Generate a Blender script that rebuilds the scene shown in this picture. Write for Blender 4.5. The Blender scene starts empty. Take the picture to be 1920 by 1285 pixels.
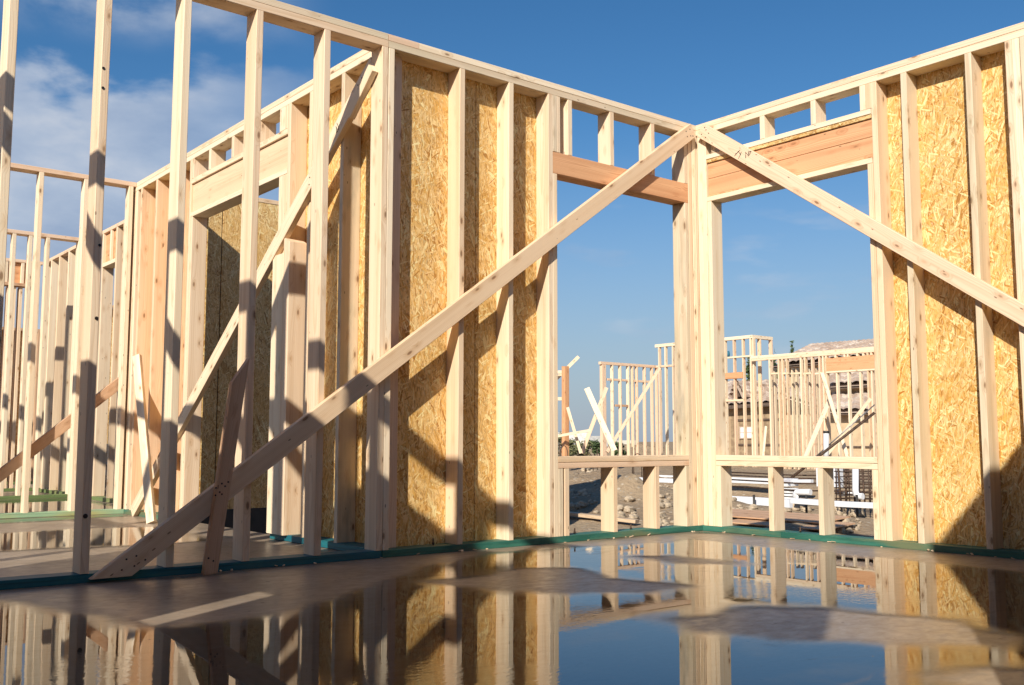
import bpy, math, random
from mathutils import Vector, Matrix, noise
R = math.radians
random.seed(7)
sc = bpy.context.scene
COL = sc.collection

# ---------------------------------------------------------------- camera
# one unit is about 1.08 m; the inner corner of the two big walls is the origin
F, YAW, PIT, ROL = 1875.3, 0.68032, 0.09856, 0.00062
CAM = Vector((-5.2309, -4.4441, 0.5917))
fw = Vector((math.sin(YAW)*math.cos(PIT), math.cos(YAW)*math.cos(PIT), math.sin(PIT)))
rt = Vector((math.cos(YAW), -math.sin(YAW), 0)); up = rt.cross(fw)
rt, up = rt*math.cos(ROL)+up*math.sin(ROL), -rt*math.sin(ROL)+up*math.cos(ROL)
cd = bpy.data.cameras.new('camera'); cam = bpy.data.objects.new('camera', cd); COL.objects.link(cam)
cam.matrix_world = Matrix.Translation(CAM) @ Matrix((rt, up, -fw)).transposed().to_4x4()
cd.sensor_fit = 'HORIZONTAL'; cd.sensor_width = 36; cd.lens = 36*F/1920
cd.clip_start = .02; cd.clip_end = 6000
sc.camera = cam

def at(px, py, ax, val):
    """the point of the plane axis=val that the photograph shows at (px,py)"""
    d = fw + rt*((px-960)/F) - up*((py-642.5)/F)
    return CAM + d*((val-CAM[ax])/d[ax])

# ---------------------------------------------------------------- sky, sun, exposure
LDIR = Vector((.735, .445, -.512)).normalized()          # the way the sunlight travels
SUN_EL = math.asin(-LDIR.z); SUN_AZ = math.atan2(-LDIR.x, -LDIR.y)
world = bpy.data.worlds.new('World'); sc.world = world; world.use_nodes = True

def NT(tree):
    n, l = tree.nodes, tree.links
    def new(kind, ins=None, **kw):
        nd = n.new(kind)
        for k, v in kw.items(): setattr(nd, k, v)
        for k, v in (ins or {}).items():
            s = nd.inputs[k]
            if isinstance(v, bpy.types.NodeSocket): l.new(v, s)
            else: s.default_value = v
        return nd
    return n, l, new
def ramp(new, fac, stops, interp='LINEAR'):
    r = new('ShaderNodeValToRGB', {'Fac': fac}); cr = r.color_ramp; cr.interpolation = interp
    while len(cr.elements) < len(stops): cr.elements.new(.5)
    for e, (p, c) in zip(cr.elements, stops):
        e.position = p; e.color = (*c, 1) if len(c) == 3 else c
    return r.outputs['Color']
def mth(new, op, a, b=None, c=None, clamp=False):
    ins = {0: a}
    if b is not None: ins[1] = b
    if c is not None: ins[2] = c
    return new('ShaderNodeMath', ins, operation=op, use_clamp=clamp).outputs[0]
def mixc(new, fac, a, b, mode='MIX'):
    m = new('ShaderNodeMix', data_type='RGBA', blend_type=mode)
    for k, v in ((0, fac), (6, a), (7, b)):
        s = m.inputs[k]
        if isinstance(v, bpy.types.NodeSocket): m.id_data.links.new(v, s)
        else: s.default_value = (*v, 1) if isinstance(v, tuple) and len(v) == 3 else v
    return m.outputs[2]
def smooth(new, v, a, b):
    return new('ShaderNodeMapRange', {'Value': v, 'From Min': a, 'From Max': b}, interpolation_type='SMOOTHSTEP').outputs[0]

def build_sky():
    n, l, new = NT(world.node_tree); n.clear()
    sky = new('ShaderNodeTexSky', sky_type='NISHITA', sun_disc=False, sun_elevation=SUN_EL, sun_rotation=SUN_AZ % (2*math.pi),
              altitude=200, air_density=1.0, dust_density=.35, ozone_density=3.0)
    hsv = new('ShaderNodeHueSaturation', {'Color': sky.outputs[0], 'Saturation': 1.27, 'Value': 1.0})
    tc = new('ShaderNodeTexCoord').outputs['Generated']
    sp = new('ShaderNodeSeparateXYZ', {0: tc}); x, y, z = sp.outputs
    az = mth(new, 'ARCTAN2', x, y)                       # 0 toward +Y, positive toward +X
    el = mth(new, 'ARCSINE', z)
    v = new('ShaderNodeCombineXYZ', {0: mth(new, 'MULTIPLY', az, 1.0), 1: mth(new, 'MULTIPLY', el, 2.1), 2: 0.0}).outputs[0]
    nz = new('ShaderNodeTexNoise', {'Vector': v, 'Scale': 5.5, 'Detail': 7.0, 'Roughness': .52, 'Distortion': .15}).outputs[0]
    # bank of cloud low on the left, a wisp above it, thin haze streaks low in the window
    left = smooth(new, az, R(35), R(14))
    edge = mth(new, 'ADD', el, mth(new, 'MULTIPLY', mth(new, 'SUBTRACT', nz, .5), .23))
    bank = mth(new, 'MULTIPLY', smooth(new, edge, R(20.0), R(18.0)), left)
    band = mth(new, 'MULTIPLY', smooth(new, mth(new, 'ABSOLUTE', mth(new, 'SUBTRACT', el, R(23.6))), R(3.4), R(.3)), smooth(new, az, R(29), R(19)))
    wisp = mth(new, 'MULTIPLY', band, smooth(new, nz, .44, .62))
    v2 = new('ShaderNodeCombineXYZ', {0: mth(new, 'MULTIPLY', az, 1.0), 1: mth(new, 'MULTIPLY', el, 3.4), 2: 4.0}).outputs[0]
    n2 = new('ShaderNodeTexNoise', {'Vector': v2, 'Scale': 9.0, 'Detail': 6.0, 'Roughness': .5}).outputs[0]
    low = mth(new, 'MULTIPLY', smooth(new, n2, .53, .70), smooth(new, el, R(17), R(12)))
    low = mth(new, 'MULTIPLY', mth(new, 'MULTIPLY', low, smooth(new, el, R(1), R(5))), .22)
    fac = mth(new, 'MAXIMUM', mth(new, 'MAXIMUM', mth(new, 'MULTIPLY', bank, .84), mth(new, 'MULTIPLY', wisp, .66)), low)
    n3 = new('ShaderNodeTexNoise', {'Vector': v, 'Scale': 9.0, 'Detail': 5.0, 'Roughness': .55}).outputs[0]
    ccol = ramp(new, n3, [(.30, (3.3, 4.1, 5.6)), (.52, (4.6, 5.3, 6.5)), (.70, (6.3, 6.6, 7.2))])
    hz = mth(new, 'MULTIPLY', smooth(new, el, R(19), R(-3)), .95)
    base = mixc(new, hz, hsv.outputs[0], (3.05, 3.75, 4.85))
    mix = mixc(new, fac, base, ccol)
    bg = new('ShaderNodeBackground', {'Color': mix, 'Strength': .0845})
    out = new('ShaderNodeOutputWorld'); l.new(bg.outputs[0], out.inputs[0])
build_sky()

sd = bpy.data.lights.new('sun', 'SUN'); sd.energy = 5.0; sd.angle = R(.53); sd.color = (1.0, .92, .795)
sun = bpy.data.objects.new('sun', sd); COL.objects.link(sun); sun.location = (-20, -14, 16)
sun.rotation_euler = LDIR.to_track_quat('-Z', 'Y').to_euler()

vs = sc.view_settings; vs.view_transform = 'Standard'; vs.look = 'None'; vs.gamma = 1; vs.exposure = .30
sc.cycles.caustics_reflective = False; sc.cycles.caustics_refractive = False
sc.cycles.sample_clamp_indirect = 6; sc.cycles.use_denoising = True
sc.cycles.transparent_max_bounces = 16; sc.cycles.max_bounces = 8

# ---------------------------------------------------------------- materials
def material(name):
    m = bpy.data.materials.new(name); m.use_nodes = True
    n, l, new = NT(m.node_tree); n.clear()
    out = new('ShaderNodeOutputMaterial'); b = new('ShaderNodeBsdfPrincipled')
    l.new(b.outputs[0], out.inputs[0])
    return m, n, l, new, b, out
def setp(l, b, **kw):
    for k, v in kw.items():
        s = b.inputs[k.replace('_', ' ')]
        if isinstance(v, bpy.types.NodeSocket): l.new(v, s)
        else: s.default_value = v

def make_wood(name, tones, dark, knot=1.0, stain=0.25, rough=.62, ring=1.0, green=0.0):
    """sawn lumber: growth rings round the board's own long axis, fibre streaks, knots and weather stain"""
    m, n, l, new, b, out = material(name)
    oc = new('ShaderNodeTexCoord').outputs['Object']
    rnd = new('ShaderNodeObjectInfo').outputs['Random']
    r2 = mth(new, 'FRACT', mth(new, 'MULTIPLY', rnd, 37.31)); r3 = mth(new, 'FRACT', mth(new, 'MULTIPLY', rnd, 113.7))
    off = new('ShaderNodeCombineXYZ', {0: mth(new, 'MULTIPLY', r2, 9.0), 1: mth(new, 'MULTIPLY', r3, 7.0), 2: mth(new, 'MULTIPLY', rnd, 31.0)}).outputs[0]
    p = new('ShaderNodeVectorMath', {0: oc, 1: off}, operation='ADD').outputs[0]
    def sc3(v, s): return new('ShaderNodeVectorMath', {0: v, 1: s}, operation='MULTIPLY').outputs[0]
    fib = new('ShaderNodeTexNoise', {'Vector': sc3(p, (150, 150, 2.2)), 'Scale': 1.0, 'Detail': 4.0, 'Roughness': .6}).outputs[0]
    broad = new('ShaderNodeTexNoise', {'Vector': sc3(p, (22, 22, .55)), 'Scale': 1.0, 'Detail': 3.0}).outputs[0]
    # knots
    vk = new('ShaderNodeTexVoronoi', {'Vector': sc3(p, (21, 21, 8.0)), 'Scale': 1.0, 'Randomness': 1.0}, feature='F1')
    kd = vk.outputs['Distance']
    ksep = new('ShaderNodeSeparateColor', {0: vk.outputs['Color']})
    keep = mth(new, 'GREATER_THAN', ksep.outputs[0], .62)
    kn = mth(new, 'MULTIPLY', smooth(new, kd, .20, .09), keep)
    halo = mth(new, 'MULTIPLY', smooth(new, kd, .52, .10), keep)
    # rings: distance to a pith outside the board, wandering along the length
    wob = new('ShaderNodeTexNoise', {'Vector': sc3(p, (5, 5, .9)), 'Scale': 1.0, 'Detail': 2.0}).outputs['Color']
    wv = new('ShaderNodeVectorMath', {0: wob, 1: (.5, .5, .5)}, operation='SUBTRACT').outputs[0]
    pith = new('ShaderNodeCombineXYZ', {0: mth(new, 'MULTIPLY_ADD', r2, .16, -.08), 1: mth(new, 'MULTIPLY_ADD', r3, .18, -.09), 2: 0.0}).outputs[0]
    q = new('ShaderNodeVectorMath', {0: oc, 1: pith}, operation='SUBTRACT').outputs[0]
    q = new('ShaderNodeVectorMath', {0: q, 1: sc3(wv, (.055, .055, 0))}, operation='ADD').outputs[0]
    q = sc3(q, (1, 1, 0))
    rad = new('ShaderNodeVectorMath', {0: q}, operation='LENGTH').outputs['Value']
    rad = mth(new, 'ADD', rad, mth(new, 'MULTIPLY', halo, .012))
    saw = mth(new, 'FRACT', mth(new, 'MULTIPLY', rad, 150.0))
    late = mth(new, 'MULTIPLY', mth(new, 'MULTIPLY', smooth(new, saw, .45, .92), smooth(new, saw, 1.0, .94)), .62*ring)
    k = len(tones)
    base = ramp(new, rnd, [(i/max(1, k-1), t) for i, t in enumerate(tones)])
    c = mixc(new, mth(new, 'MULTIPLY', late, .55), base, dark)
    c = mixc(new, mth(new, 'MULTIPLY', smooth(new, broad, .42, .75), .42), c, dark)
    c = mixc(new, mth(new, 'MULTIPLY', smooth(new, fib, .52, .82), .30), c, dark)
    c = mixc(new, mth(new, 'MULTIPLY', halo, .40*knot), c, (dark[0]*.85, dark[1]*.72, dark[2]*.55))
    c = mixc(new, mth(new, 'MULTIPLY', kn, .74*knot), c, (.17, .08, .033))
    # nail holes and specks
    vs_ = new('ShaderNodeTexVoronoi', {'Vector': sc3(p, (26, 26, 9)), 'Scale': 1.0}, feature='F1')
    sk = new('ShaderNodeSeparateColor', {0: vs_.outputs['Color']}).outputs[1]
    spk = mth(new, 'MULTIPLY', mth(new, 'LESS_THAN', vs_.outputs['Distance'], .085), mth(new, 'GREATER_THAN', sk, .82))
    c = mixc(new, mth(new, 'MULTIPLY', spk, .7), c, (.10, .05, .025))
    # weather and blue stain
    sn = new('ShaderNodeTexNoise', {'Vector': sc3(p, (9, 9, 1.6)), 'Scale': 1.0, 'Detail': 6.0, 'Roughness': .62}).outputs[0]
    sf = mth(new, 'MULTIPLY', mth(new, 'MULTIPLY', smooth(new, sn, .50, .72), smooth(new, r2, .35, 1.0)), stain)
    c = mixc(new, sf, c, (.33, .30, .23))
    if green:
        g = mth(new, 'MULTIPLY', smooth(new, new('ShaderNodeTexNoise', {'Vector': sc3(p, (7, 7, 2.5)), 'Scale': 1.0, 'Detail': 4.0}).outputs[0], .45, .62), green)
        c = mixc(new, g, c, (.30, .40, .25))
    bump = new('ShaderNodeBump', {'Strength': .35, 'Distance': .0016, 'Height': mth(new, 'SUBTRACT', fib, mth(new, 'ADD', mth(new, 'MULTIPLY', late, .5), mth(new, 'MULTIPLY', kn, .8)))}).outputs[0]
    setp(l, b, Base_Color=c, Roughness=mth(new, 'MULTIPLY_ADD', fib, .2, rough-.1), Normal=bump)
    b.inputs['Specular IOR Level'].default_value = .3
    return m

def make_osb(name, light=(.82, .575, .26), mid=(.66, .375, .095), deep=(.38, .16, .026)):
    """strand board: layers of long overlapping flakes, each with its own lie, tone and size"""
    m, n, l, new, b, out = material(name)
    oc = new('ShaderNodeTexCoord').outputs['Object']
    rnd = new('ShaderNodeObjectInfo').outputs['Random']
    s = new('ShaderNodeSeparateXYZ', {0: oc}).outputs
    u = mth(new, 'ADD', mth(new, 'ADD', s[0], s[1]), mth(new, 'MULTIPLY', rnd, 13.0))
    w = mth(new, 'ADD', s[2], mth(new, 'MULTIPLY', rnd, 29.0))
    P = new('ShaderNodeCombineXYZ', {0: u, 1: w, 2: 0.0}).outputs[0]
    wn = new('ShaderNodeTexNoise', {'Vector': P, 'Scale': 7.0, 'Detail': 3.0}).outputs['Color']
    wn = new('ShaderNodeVectorMath', {0: new('ShaderNodeVectorMath', {0: wn, 1: (.5, .5, .5)}, operation='SUBTRACT').outputs[0], 1: (.03, .03, 0)}, operation='MULTIPLY').outputs[0]
    P = new('ShaderNodeVectorMath', {0: P, 1: wn}, operation='ADD').outputs[0]
    tones = [(.0, deep), (.13, mid), (.50, tuple((a+b)/2 for a, b in zip(mid, light))), (.80, light), (1.0, tuple(min(.88, x*1.2+.07) for x in light))]
    col = None; hgt = None
    for i, (ang, a, c_) in enumerate([(5, 60, 7.5), (-22, 66, 8.5), (64, 62, 12), (20, 78, 8), (-11, 88, 8), (114, 88, 15), (40, 118, 13), (-50, 126, 13), (2, 108, 9)]):
        ca, sa = math.cos(R(ang)), math.sin(R(ang))
        x = new('ShaderNodeVectorMath', {0: P, 1: (ca*a, sa*a, 0)}, operation='DOT_PRODUCT').outputs['Value']
        y = new('ShaderNodeVectorMath', {0: P, 1: (-sa*c_, ca*c_, 0)}, operation='DOT_PRODUCT').outputs['Value']
        v = new('ShaderNodeTexVoronoi', {'Vector': new('ShaderNodeCombineXYZ', {0: x, 1: y, 2: i*3.7}).outputs[0], 'Scale': 1.0, 'Randomness': .95}, feature='F1')
        cs = new('ShaderNodeSeparateColor', {0: v.outputs['Color']}).outputs
        tone = ramp(new, cs[0], tones)
        streak = new('ShaderNodeTexNoise', {'Vector': new('ShaderNodeCombineXYZ', {0: mth(new, 'MULTIPLY', x, 4.0), 1: mth(new, 'MULTIPLY', y, .5), 2: cs[2]}).outputs[0], 'Scale': 1.0, 'Detail': 2.0}).outputs[0]
        tone = mixc(new, mth(new, 'MULTIPLY', smooth(new, streak, .45, .75), .35), tone, (.45, .25, .09))
        edge = smooth(new, v.outputs['Distance'], .56, .72)
        tone = mixc(new, mth(new, 'MULTIPLY', edge, .42 if i < 6 else .24), tone, (.26, .12, .03))
        if col is None: col, hgt = tone, cs[1]
        else:
            th = (.42, .5, .52, .6, .66, .72, .82, .84, .8)[i]
            msk = mth(new, 'GREATER_THAN', cs[1], th)
            if i >= 4: msk = mth(new, 'MULTIPLY', msk, mth(new, 'LESS_THAN', v.outputs['Distance'], .46))
            col = mixc(new, msk, col, tone)
            hm = new('ShaderNodeMix', {0: msk, 2: hgt, 3: mth(new, 'ADD', cs[2], .15*i)}, data_type='FLOAT'); hgt = hm.outputs[0]
    fl = new('ShaderNodeTexNoise', {'Vector': P, 'Scale': 2.6, 'Detail': 3.0}).outputs[0]
    col = mixc(new, mth(new, 'MULTIPLY', smooth(new, fl, .42, .72), .34), col, (.70, .385, .095))
    fk = new('ShaderNodeTexNoise', {'Vector': new('ShaderNodeVectorMath', {0: P, 1: (150, 34, 1)}, operation='MULTIPLY').outputs[0], 'Scale': 1.0, 'Detail': 3.0, 'Distortion': .8}).outputs[0]
    col = mixc(new, mth(new, 'MULTIPLY', smooth(new, fk, .55, .68), .75), col, (.30, .14, .035))
    col = mixc(new, mth(new, 'MULTIPLY', smooth(new, fk, .41, .29), .6), col, (.88, .74, .50))
    bump = new('ShaderNodeBump', {'Strength': .55, 'Distance': .0022, 'Height': hgt}).outputs[0]
    setp(l, b, Base_Color=col, Roughness=.5, Normal=bump)
    b.inputs['Specular IOR Level'].default_value = .35
    return m

SPRUCE = make_wood('sawn_spruce', [(.85, .685, .495), (.82, .635, .435), (.87, .725, .54), (.80, .63, .45), (.84, .665, .47), (.76, .565, .375), (.82, .68, .51), (.79, .60, .42), (.86, .69, .49)], (.56, .35, .18))
PALE = make_wood('pale_spruce', [(.87, .735, .545), (.85, .705, .51), (.88, .755, .575)], (.63, .44, .25), stain=.15)
PINKISH = make_wood('pinkish_spruce', [(.82, .61, .435), (.79, .58, .41)], (.55, .33, .19), stain=.25)
PEACH = make_wood('peach_fir', [(.82, .60, .415), (.80, .575, .385)], (.58, .34, .18), stain=.15)
FIR = make_wood('orange_fir', [(.72, .405, .21), (.75, .435, .235), (.70, .38, .19)], (.44, .17, .07), knot=.8, stain=.12, ring=1.3)
LAMINATE = make_wood('laminated_beam', [(.78, .52, .315), (.72, .465, .265), (.82, .60, .40), (.75, .48, .28)], (.54, .30, .15), knot=.35, stain=.1, ring=.6)
WEATHERED = make_wood('weathered_spruce', [(.77, .64, .47), (.74, .60, .43)], (.44, .31, .18), stain=.75, green=.10)
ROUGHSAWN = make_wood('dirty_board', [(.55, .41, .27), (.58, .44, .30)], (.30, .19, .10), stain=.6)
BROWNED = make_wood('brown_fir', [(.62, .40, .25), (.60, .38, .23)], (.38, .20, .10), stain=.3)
OSB = make_osb('strand_board')
OSB2 = make_osb('brown_strand_board', light=(.80, .58, .28), mid=(.63, .395, .14), deep=(.36, .17, .04))

def make_treated(name, c1, c2, edge=(.30, .27, .12)):
    m, n, l, new, b, out = material(name)
    oc = new('ShaderNodeTexCoord').outputs['Object']
    rnd = new('ShaderNodeObjectInfo').outputs['Random']
    p = new('ShaderNodeVectorMath', {0: oc, 1: new('ShaderNodeCombineXYZ', {2: mth(new, 'MULTIPLY', rnd, 17.0)}).outputs[0]}, operation='ADD').outputs[0]
    a = new('ShaderNodeTexNoise', {'Vector': new('ShaderNodeVectorMath', {0: p, 1: (14, 14, 3.0)}, operation='MULTIPLY').outputs[0], 'Scale': 1.0, 'Detail': 5.0, 'Roughness': .65}).outputs[0]
    g = new('ShaderNodeTexNoise', {'Vector': new('ShaderNodeVectorMath', {0: p, 1: (120, 120, 2.0)}, operation='MULTIPLY').outputs[0], 'Scale': 1.0, 'Detail': 3.0}).outputs[0]
    c = mixc(new, smooth(new, a, .35, .65), c1, c2)
    c = mixc(new, mth(new, 'MULTIPLY', smooth(new, g, .45, .75), .65), c, (c2[0]*.35, c2[1]*.35, c2[2]*.35))
    e = new('ShaderNodeTexNoise', {'Vector': new('ShaderNodeVectorMath', {0: p, 1: (9, 9, 1.3)}, operation='MULTIPLY').outputs[0], 'Scale': 1.0, 'Detail': 6.0}).outputs[0]
    c = mixc(new, mth(new, 'MULTIPLY', smooth(new, e, .50, .66), .8), c, edge)
    bump = new('ShaderNodeBump', {'Strength': .3, 'Distance': .002, 'Height': g}).outputs[0]
    setp(l, b, Base_Color=c, Roughness=.55, Normal=bump)
    return m
GREENPL = make_treated('green_treated_lumber', (.014, .105, .080), (.040, .175, .128), edge=(.16, .17, .085))
BLUEPL = make_treated('blue_treated_lumber', (.004, .105, .145), (.010, .145, .165), edge=(.05, .12, .11))
LIMEPL = make_treated('light_green_treated_lumber', (.28, .45, .29), (.33, .49, .30), edge=(.42, .40, .16))
MOSSPL = make_treated('moss_green_treated_lumber', (.13, .19, .07), (.16, .22, .08))

def make_plain(name, col, rough=.5, metal=0.0, var=.12, scale=8.0, bump=0.0):
    m, n, l, new, b, out = material(name)
    oc = new('ShaderNodeTexCoord').outputs['Object']
    nz = new('ShaderNodeTexNoise', {'Vector': oc, 'Scale': scale, 'Detail': 6.0, 'Roughness': .6}).outputs[0]
    c = mixc(new, smooth(new, nz, .3, .75), tuple(min(1, x*(1+var)) for x in col), tuple(x*(1-2*var) for x in col))
    setp(l, b, Base_Color=c, Roughness=rough, Metallic=metal)
    if bump: setp(l, b, Normal=new('ShaderNodeBump', {'Strength': .6, 'Distance': bump, 'Height': nz}).outputs[0])
    return m
WHITE = make_plain('white_foam', (.72, .74, .78), .6, var=.05)
PVC = make_plain('white_plastic_pipe', (.70, .71, .73), .35, var=.04)
RUST = make_plain('rusty_steel', (.085, .05, .032), .7, .2, var=.4, scale=30)
STEEL = make_plain('grey_steel', (.30, .29, .28), .45, .7, var=.25, scale=20)
DARK = make_plain('dark_membrane', (.035, .031, .027), .6, var=.2)
INK = make_plain('black_ink', (.03, .028, .025), .7, var=.1)
STUCCO = make_plain('tan_stucco', (.58, .43, .27), .85, var=.1, scale=3, bump=.004)
FASCIA = make_plain('brown_fascia', (.11, .075, .055), .6, var=.2)
TRIM = make_plain('pale_trim', (.55, .42, .33), .6, var=.1)
ROCKM = make_plain('grey_rock', (.42, .335, .235), .85, var=.28, scale=7, bump=.03)
FARWALL = make_plain('pale_concrete_wall', (.50, .48, .42), .8, var=.1, scale=1)
BLIND = make_plain('white_window_blind', (.78, .80, .84), .3, var=.04)
BLUECLOTH = make_plain('blue_tarp', (.03, .16, .24), .6)

# ---------------------------------------------------------------- object helpers
def tag(o, label=None, cat=None, group=None, kind=None):
    for k, v in (('label', label), ('category', cat), ('group', group), ('kind', kind)):
        if v: o[k] = v
    return o
def thing(name, loc, label, cat, group=None):
    o = bpy.data.objects.new(name, None); COL.objects.link(o); o.location = loc; o.empty_display_size = .1
    return tag(o, label, cat, group)
def link(name, me, mat, parent=None, mw=None):
    me.materials.append(mat)
    o = bpy.data.objects.new(name, me); COL.objects.link(o)
    mw = mw or Matrix.Identity(4)
    if parent is not None:
        o.parent = parent; o.matrix_basis = Matrix.Translation(-pworld(parent)) @ mw if parent.type == 'EMPTY' else prot(parent).inverted() @ mw
    else: o.matrix_basis = mw
    return o
def pworld(p): return p.location.copy()
def prot(p):
    m = p.matrix_basis.copy(); q = p.parent
    while q is not None: m = q.matrix_basis @ m; q = q.parent
    return m
def stick_mesh(w, t, L, bow=.0025, cham=.0022, wane=0.0, cut0=0.0, cut1=0.0, cutax=0):
    """a sawn board: section w (local X) by t (local Y), length L along local Z from 0"""
    n = max(2, min(14, int(L/.22)))
    if wane: n = max(n, 22)
    bx_, by_ = random.uniform(-bow, bow), random.uniform(-bow, bow)
    if L < .5: bx_ = by_ = 0
    ph = random.uniform(.8, 1.2)
    vv, ff = [], []
    c = min(cham, w*.2, t*.2); X, Y = w/2, t/2
    s0 = random.uniform(0, 50); tw = R(random.uniform(-1.6, 1.6)) if (L > 1.2 and bow > .0015) else 0
    for i in range(n+1):
        f = i/n
        ox, oy = bx_*math.sin(math.pi*f*ph), by_*math.sin(math.pi*f)
        wc = c
        if wane:
            wc = c + wane*max(0, noise.noise(Vector((s0, f*L*2.1, 0)))*1.7+.25)*(1+.35*noise.noise(Vector((s0, f*L*16, 3))))
            wc = max(c, wc)
        sec = [(X-c, -Y), (X, -Y+c), (X, Y-wc), (X-wc, Y), (-X+c, Y), (-X, Y-c), (-X, -Y+c), (-X+c, -Y)]
        for (a, b_) in sec:
            z = f*L
            k = (a, b_)[cutax]
            z += (1-f)*cut0*k + f*cut1*k
            ct, st_ = math.cos(tw*(f-.3)), math.sin(tw*(f-.3))
            vv.append((a*ct-b_*st_+ox, a*st_+b_*ct+oy, z))
    for i in range(n):
        for j in range(8):
            a, b_ = i*8+j, i*8+(j+1) % 8
            ff.append((a, b_, b_+8, a+8))
    ff.append(tuple(range(7, -1, -1))); ff.append(tuple(range(n*8, n*8+8)))
    me = bpy.data.meshes.new('board'); me.from_pydata(vv, [], ff); me.update()
    return me
def board(parent, name, x, y, z, mat, bow=.002, wane=0.0, flip=False):
    """axis aligned board filling the ranges x, y, z; the grain runs along its longest side"""
    d = [x[1]-x[0], y[1]-y[0], z[1]-z[0]]
    k = d.index(max(d)); a, b_ = [(1, 2), (2, 0), (0, 1)][k]
    ctr = Vector(((x[0]+x[1])/2, (y[0]+y[1])/2, (z[0]+z[1])/2)); ctr[k] -= d[k]/2
    ex = [Vector((1, 0, 0)), Vector((0, 1, 0)), Vector((0, 0, 1))]
    M = Matrix((ex[a]*(-1 if flip else 1), ex[b_]*(-1 if flip else 1), ex[k])).transposed().to_4x4()
    return link(name, stick_mesh(d[a], d[b_], d[k], bow, wane=wane), mat, parent, Matrix.Translation(ctr) @ M)
def slant(parent, name, p0, p1, nrm, w, t, mat, bow=.003, cut0=0.0, cut1=0.0, wane=0.0):
    """a board from p0 to p1 (centre line) whose wide face (w) looks along nrm"""
    p0, p1, nrm = Vector(p0), Vector(p1), Vector(nrm).normalized()
    d = p1-p0; L = d.length; zd = d.normalized(); xd = nrm.cross(zd).normalized(); yd = zd.cross(xd)
    M = Matrix.Translation(p0) @ Matrix((xd, yd, zd)).transposed().to_4x4()
    return link(name, stick_mesh(w, t, L, bow, wane=wane, cut0=cut0, cut1=cut1), mat, parent, M)
def loose(name, p0, p1, nrm, w, t, mat, label, cat='board', group=None, **kw):
    return tag(slant(None, name, p0, p1, nrm, w, t, mat, **kw), label, cat, group)
def tube(name, pts, r, mat, parent=None, sides=8, closed=False, smooth_=True):
    pts = [Vector(p) for p in pts]; vv, ff = [], []; n = len(pts)
    nx = None
    for i, p in enumerate(pts):
        a = pts[i-1] if (i > 0 or closed) else p; b_ = pts[(i+1) % n] if (i < n-1 or closed) else p
        d = (b_-a).normalized()
        if nx is None: nx = d.orthogonal().normalized()
        nx = (nx - d*nx.dot(d)).normalized(); ny = d.cross(nx)
        for k in range(sides):
            an = 2*math.pi*k/sides; vv.append(p + (nx*math.cos(an)+ny*math.sin(an))*r)
    for i in range(n if closed else n-1):
        for k in range(sides):
            a, b_ = i*sides+k, i*sides+(k+1) % sides; c = ((i+1) % n)*sides
            ff.append((a, b_, c+(k+1) % sides, c+k))
    if not closed: ff.append(tuple(range(sides-1, -1, -1))); ff.append(tuple(range((n-1)*sides, n*sides)))
    o0 = pts[0].copy(); vv = [v-o0 for v in vv]
    me = bpy.data.meshes.new(name); me.from_pydata(vv, [], ff); me.update()
    if smooth_: me.polygons.foreach_set('use_smooth', [len(f.vertices) == 4 for f in me.polygons])
    return link(name, me, mat, parent, Matrix.Translation(o0))
def nails(parent, spots, nrm, r=.0045):
    nrm = Vector(nrm).normalized(); a = nrm.orthogonal().normalized(); b_ = nrm.cross(a)
    for p in spots:
        p = Vector(p)
        vv = [a*r*math.cos(i*math.pi/4)+b_*r*math.sin(i*math.pi/4) for i in range(8)]
        vv += [v*.8+nrm*.0012 for v in vv]
        ff = [(i, (i+1) % 8, 8+(i+1) % 8, 8+i) for i in range(8)]+[tuple(range(8, 16))]
        me = bpy.data.meshes.new('nail_head'); me.from_pydata(vv, [], ff); me.update()
        link('nail_head', me, STEEL2, parent, Matrix.Translation(p+nrm*.0004))
STEEL2 = make_plain('dark_nail_steel', (.05, .04, .035), .5, .6)

H, T, DP, SW = 2.77, .038, .115, .036
GAP = .0015
def studwall(t, ax, p0, studs, mat=None, depth=DP, side=1, zlo=T, zhi=H-2*T, wn=()):
    """full height studs of one wall; ax is the axis the wall runs along, p0 its near face"""
    for i, s in enumerate(studs):
        a = (s+GAP/2, s+SW-GAP/2); d = sorted((p0, p0+side*depth))
        m = mat or random.choice([SPRUCE, SPRUCE, SPRUCE, PALE, PINKISH])
        if ax == 0: board(t, 'stud', a, d, (zlo, zhi), m, wane=.018 if i in wn else 0)
        else: board(t, 'stud', d, a, (zlo, zhi), m, wane=.018 if i in wn else 0)
def bolt(t, x, y):
    b_ = tube('anchor_bolt', [(x, y, T-.002), (x, y, T+.034)], .0045, RUST, t)
    n_ = tube('nut', [(x, y, T+.005), (x, y, T+.014)], .008, RUST, b_, sides=6)

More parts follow.
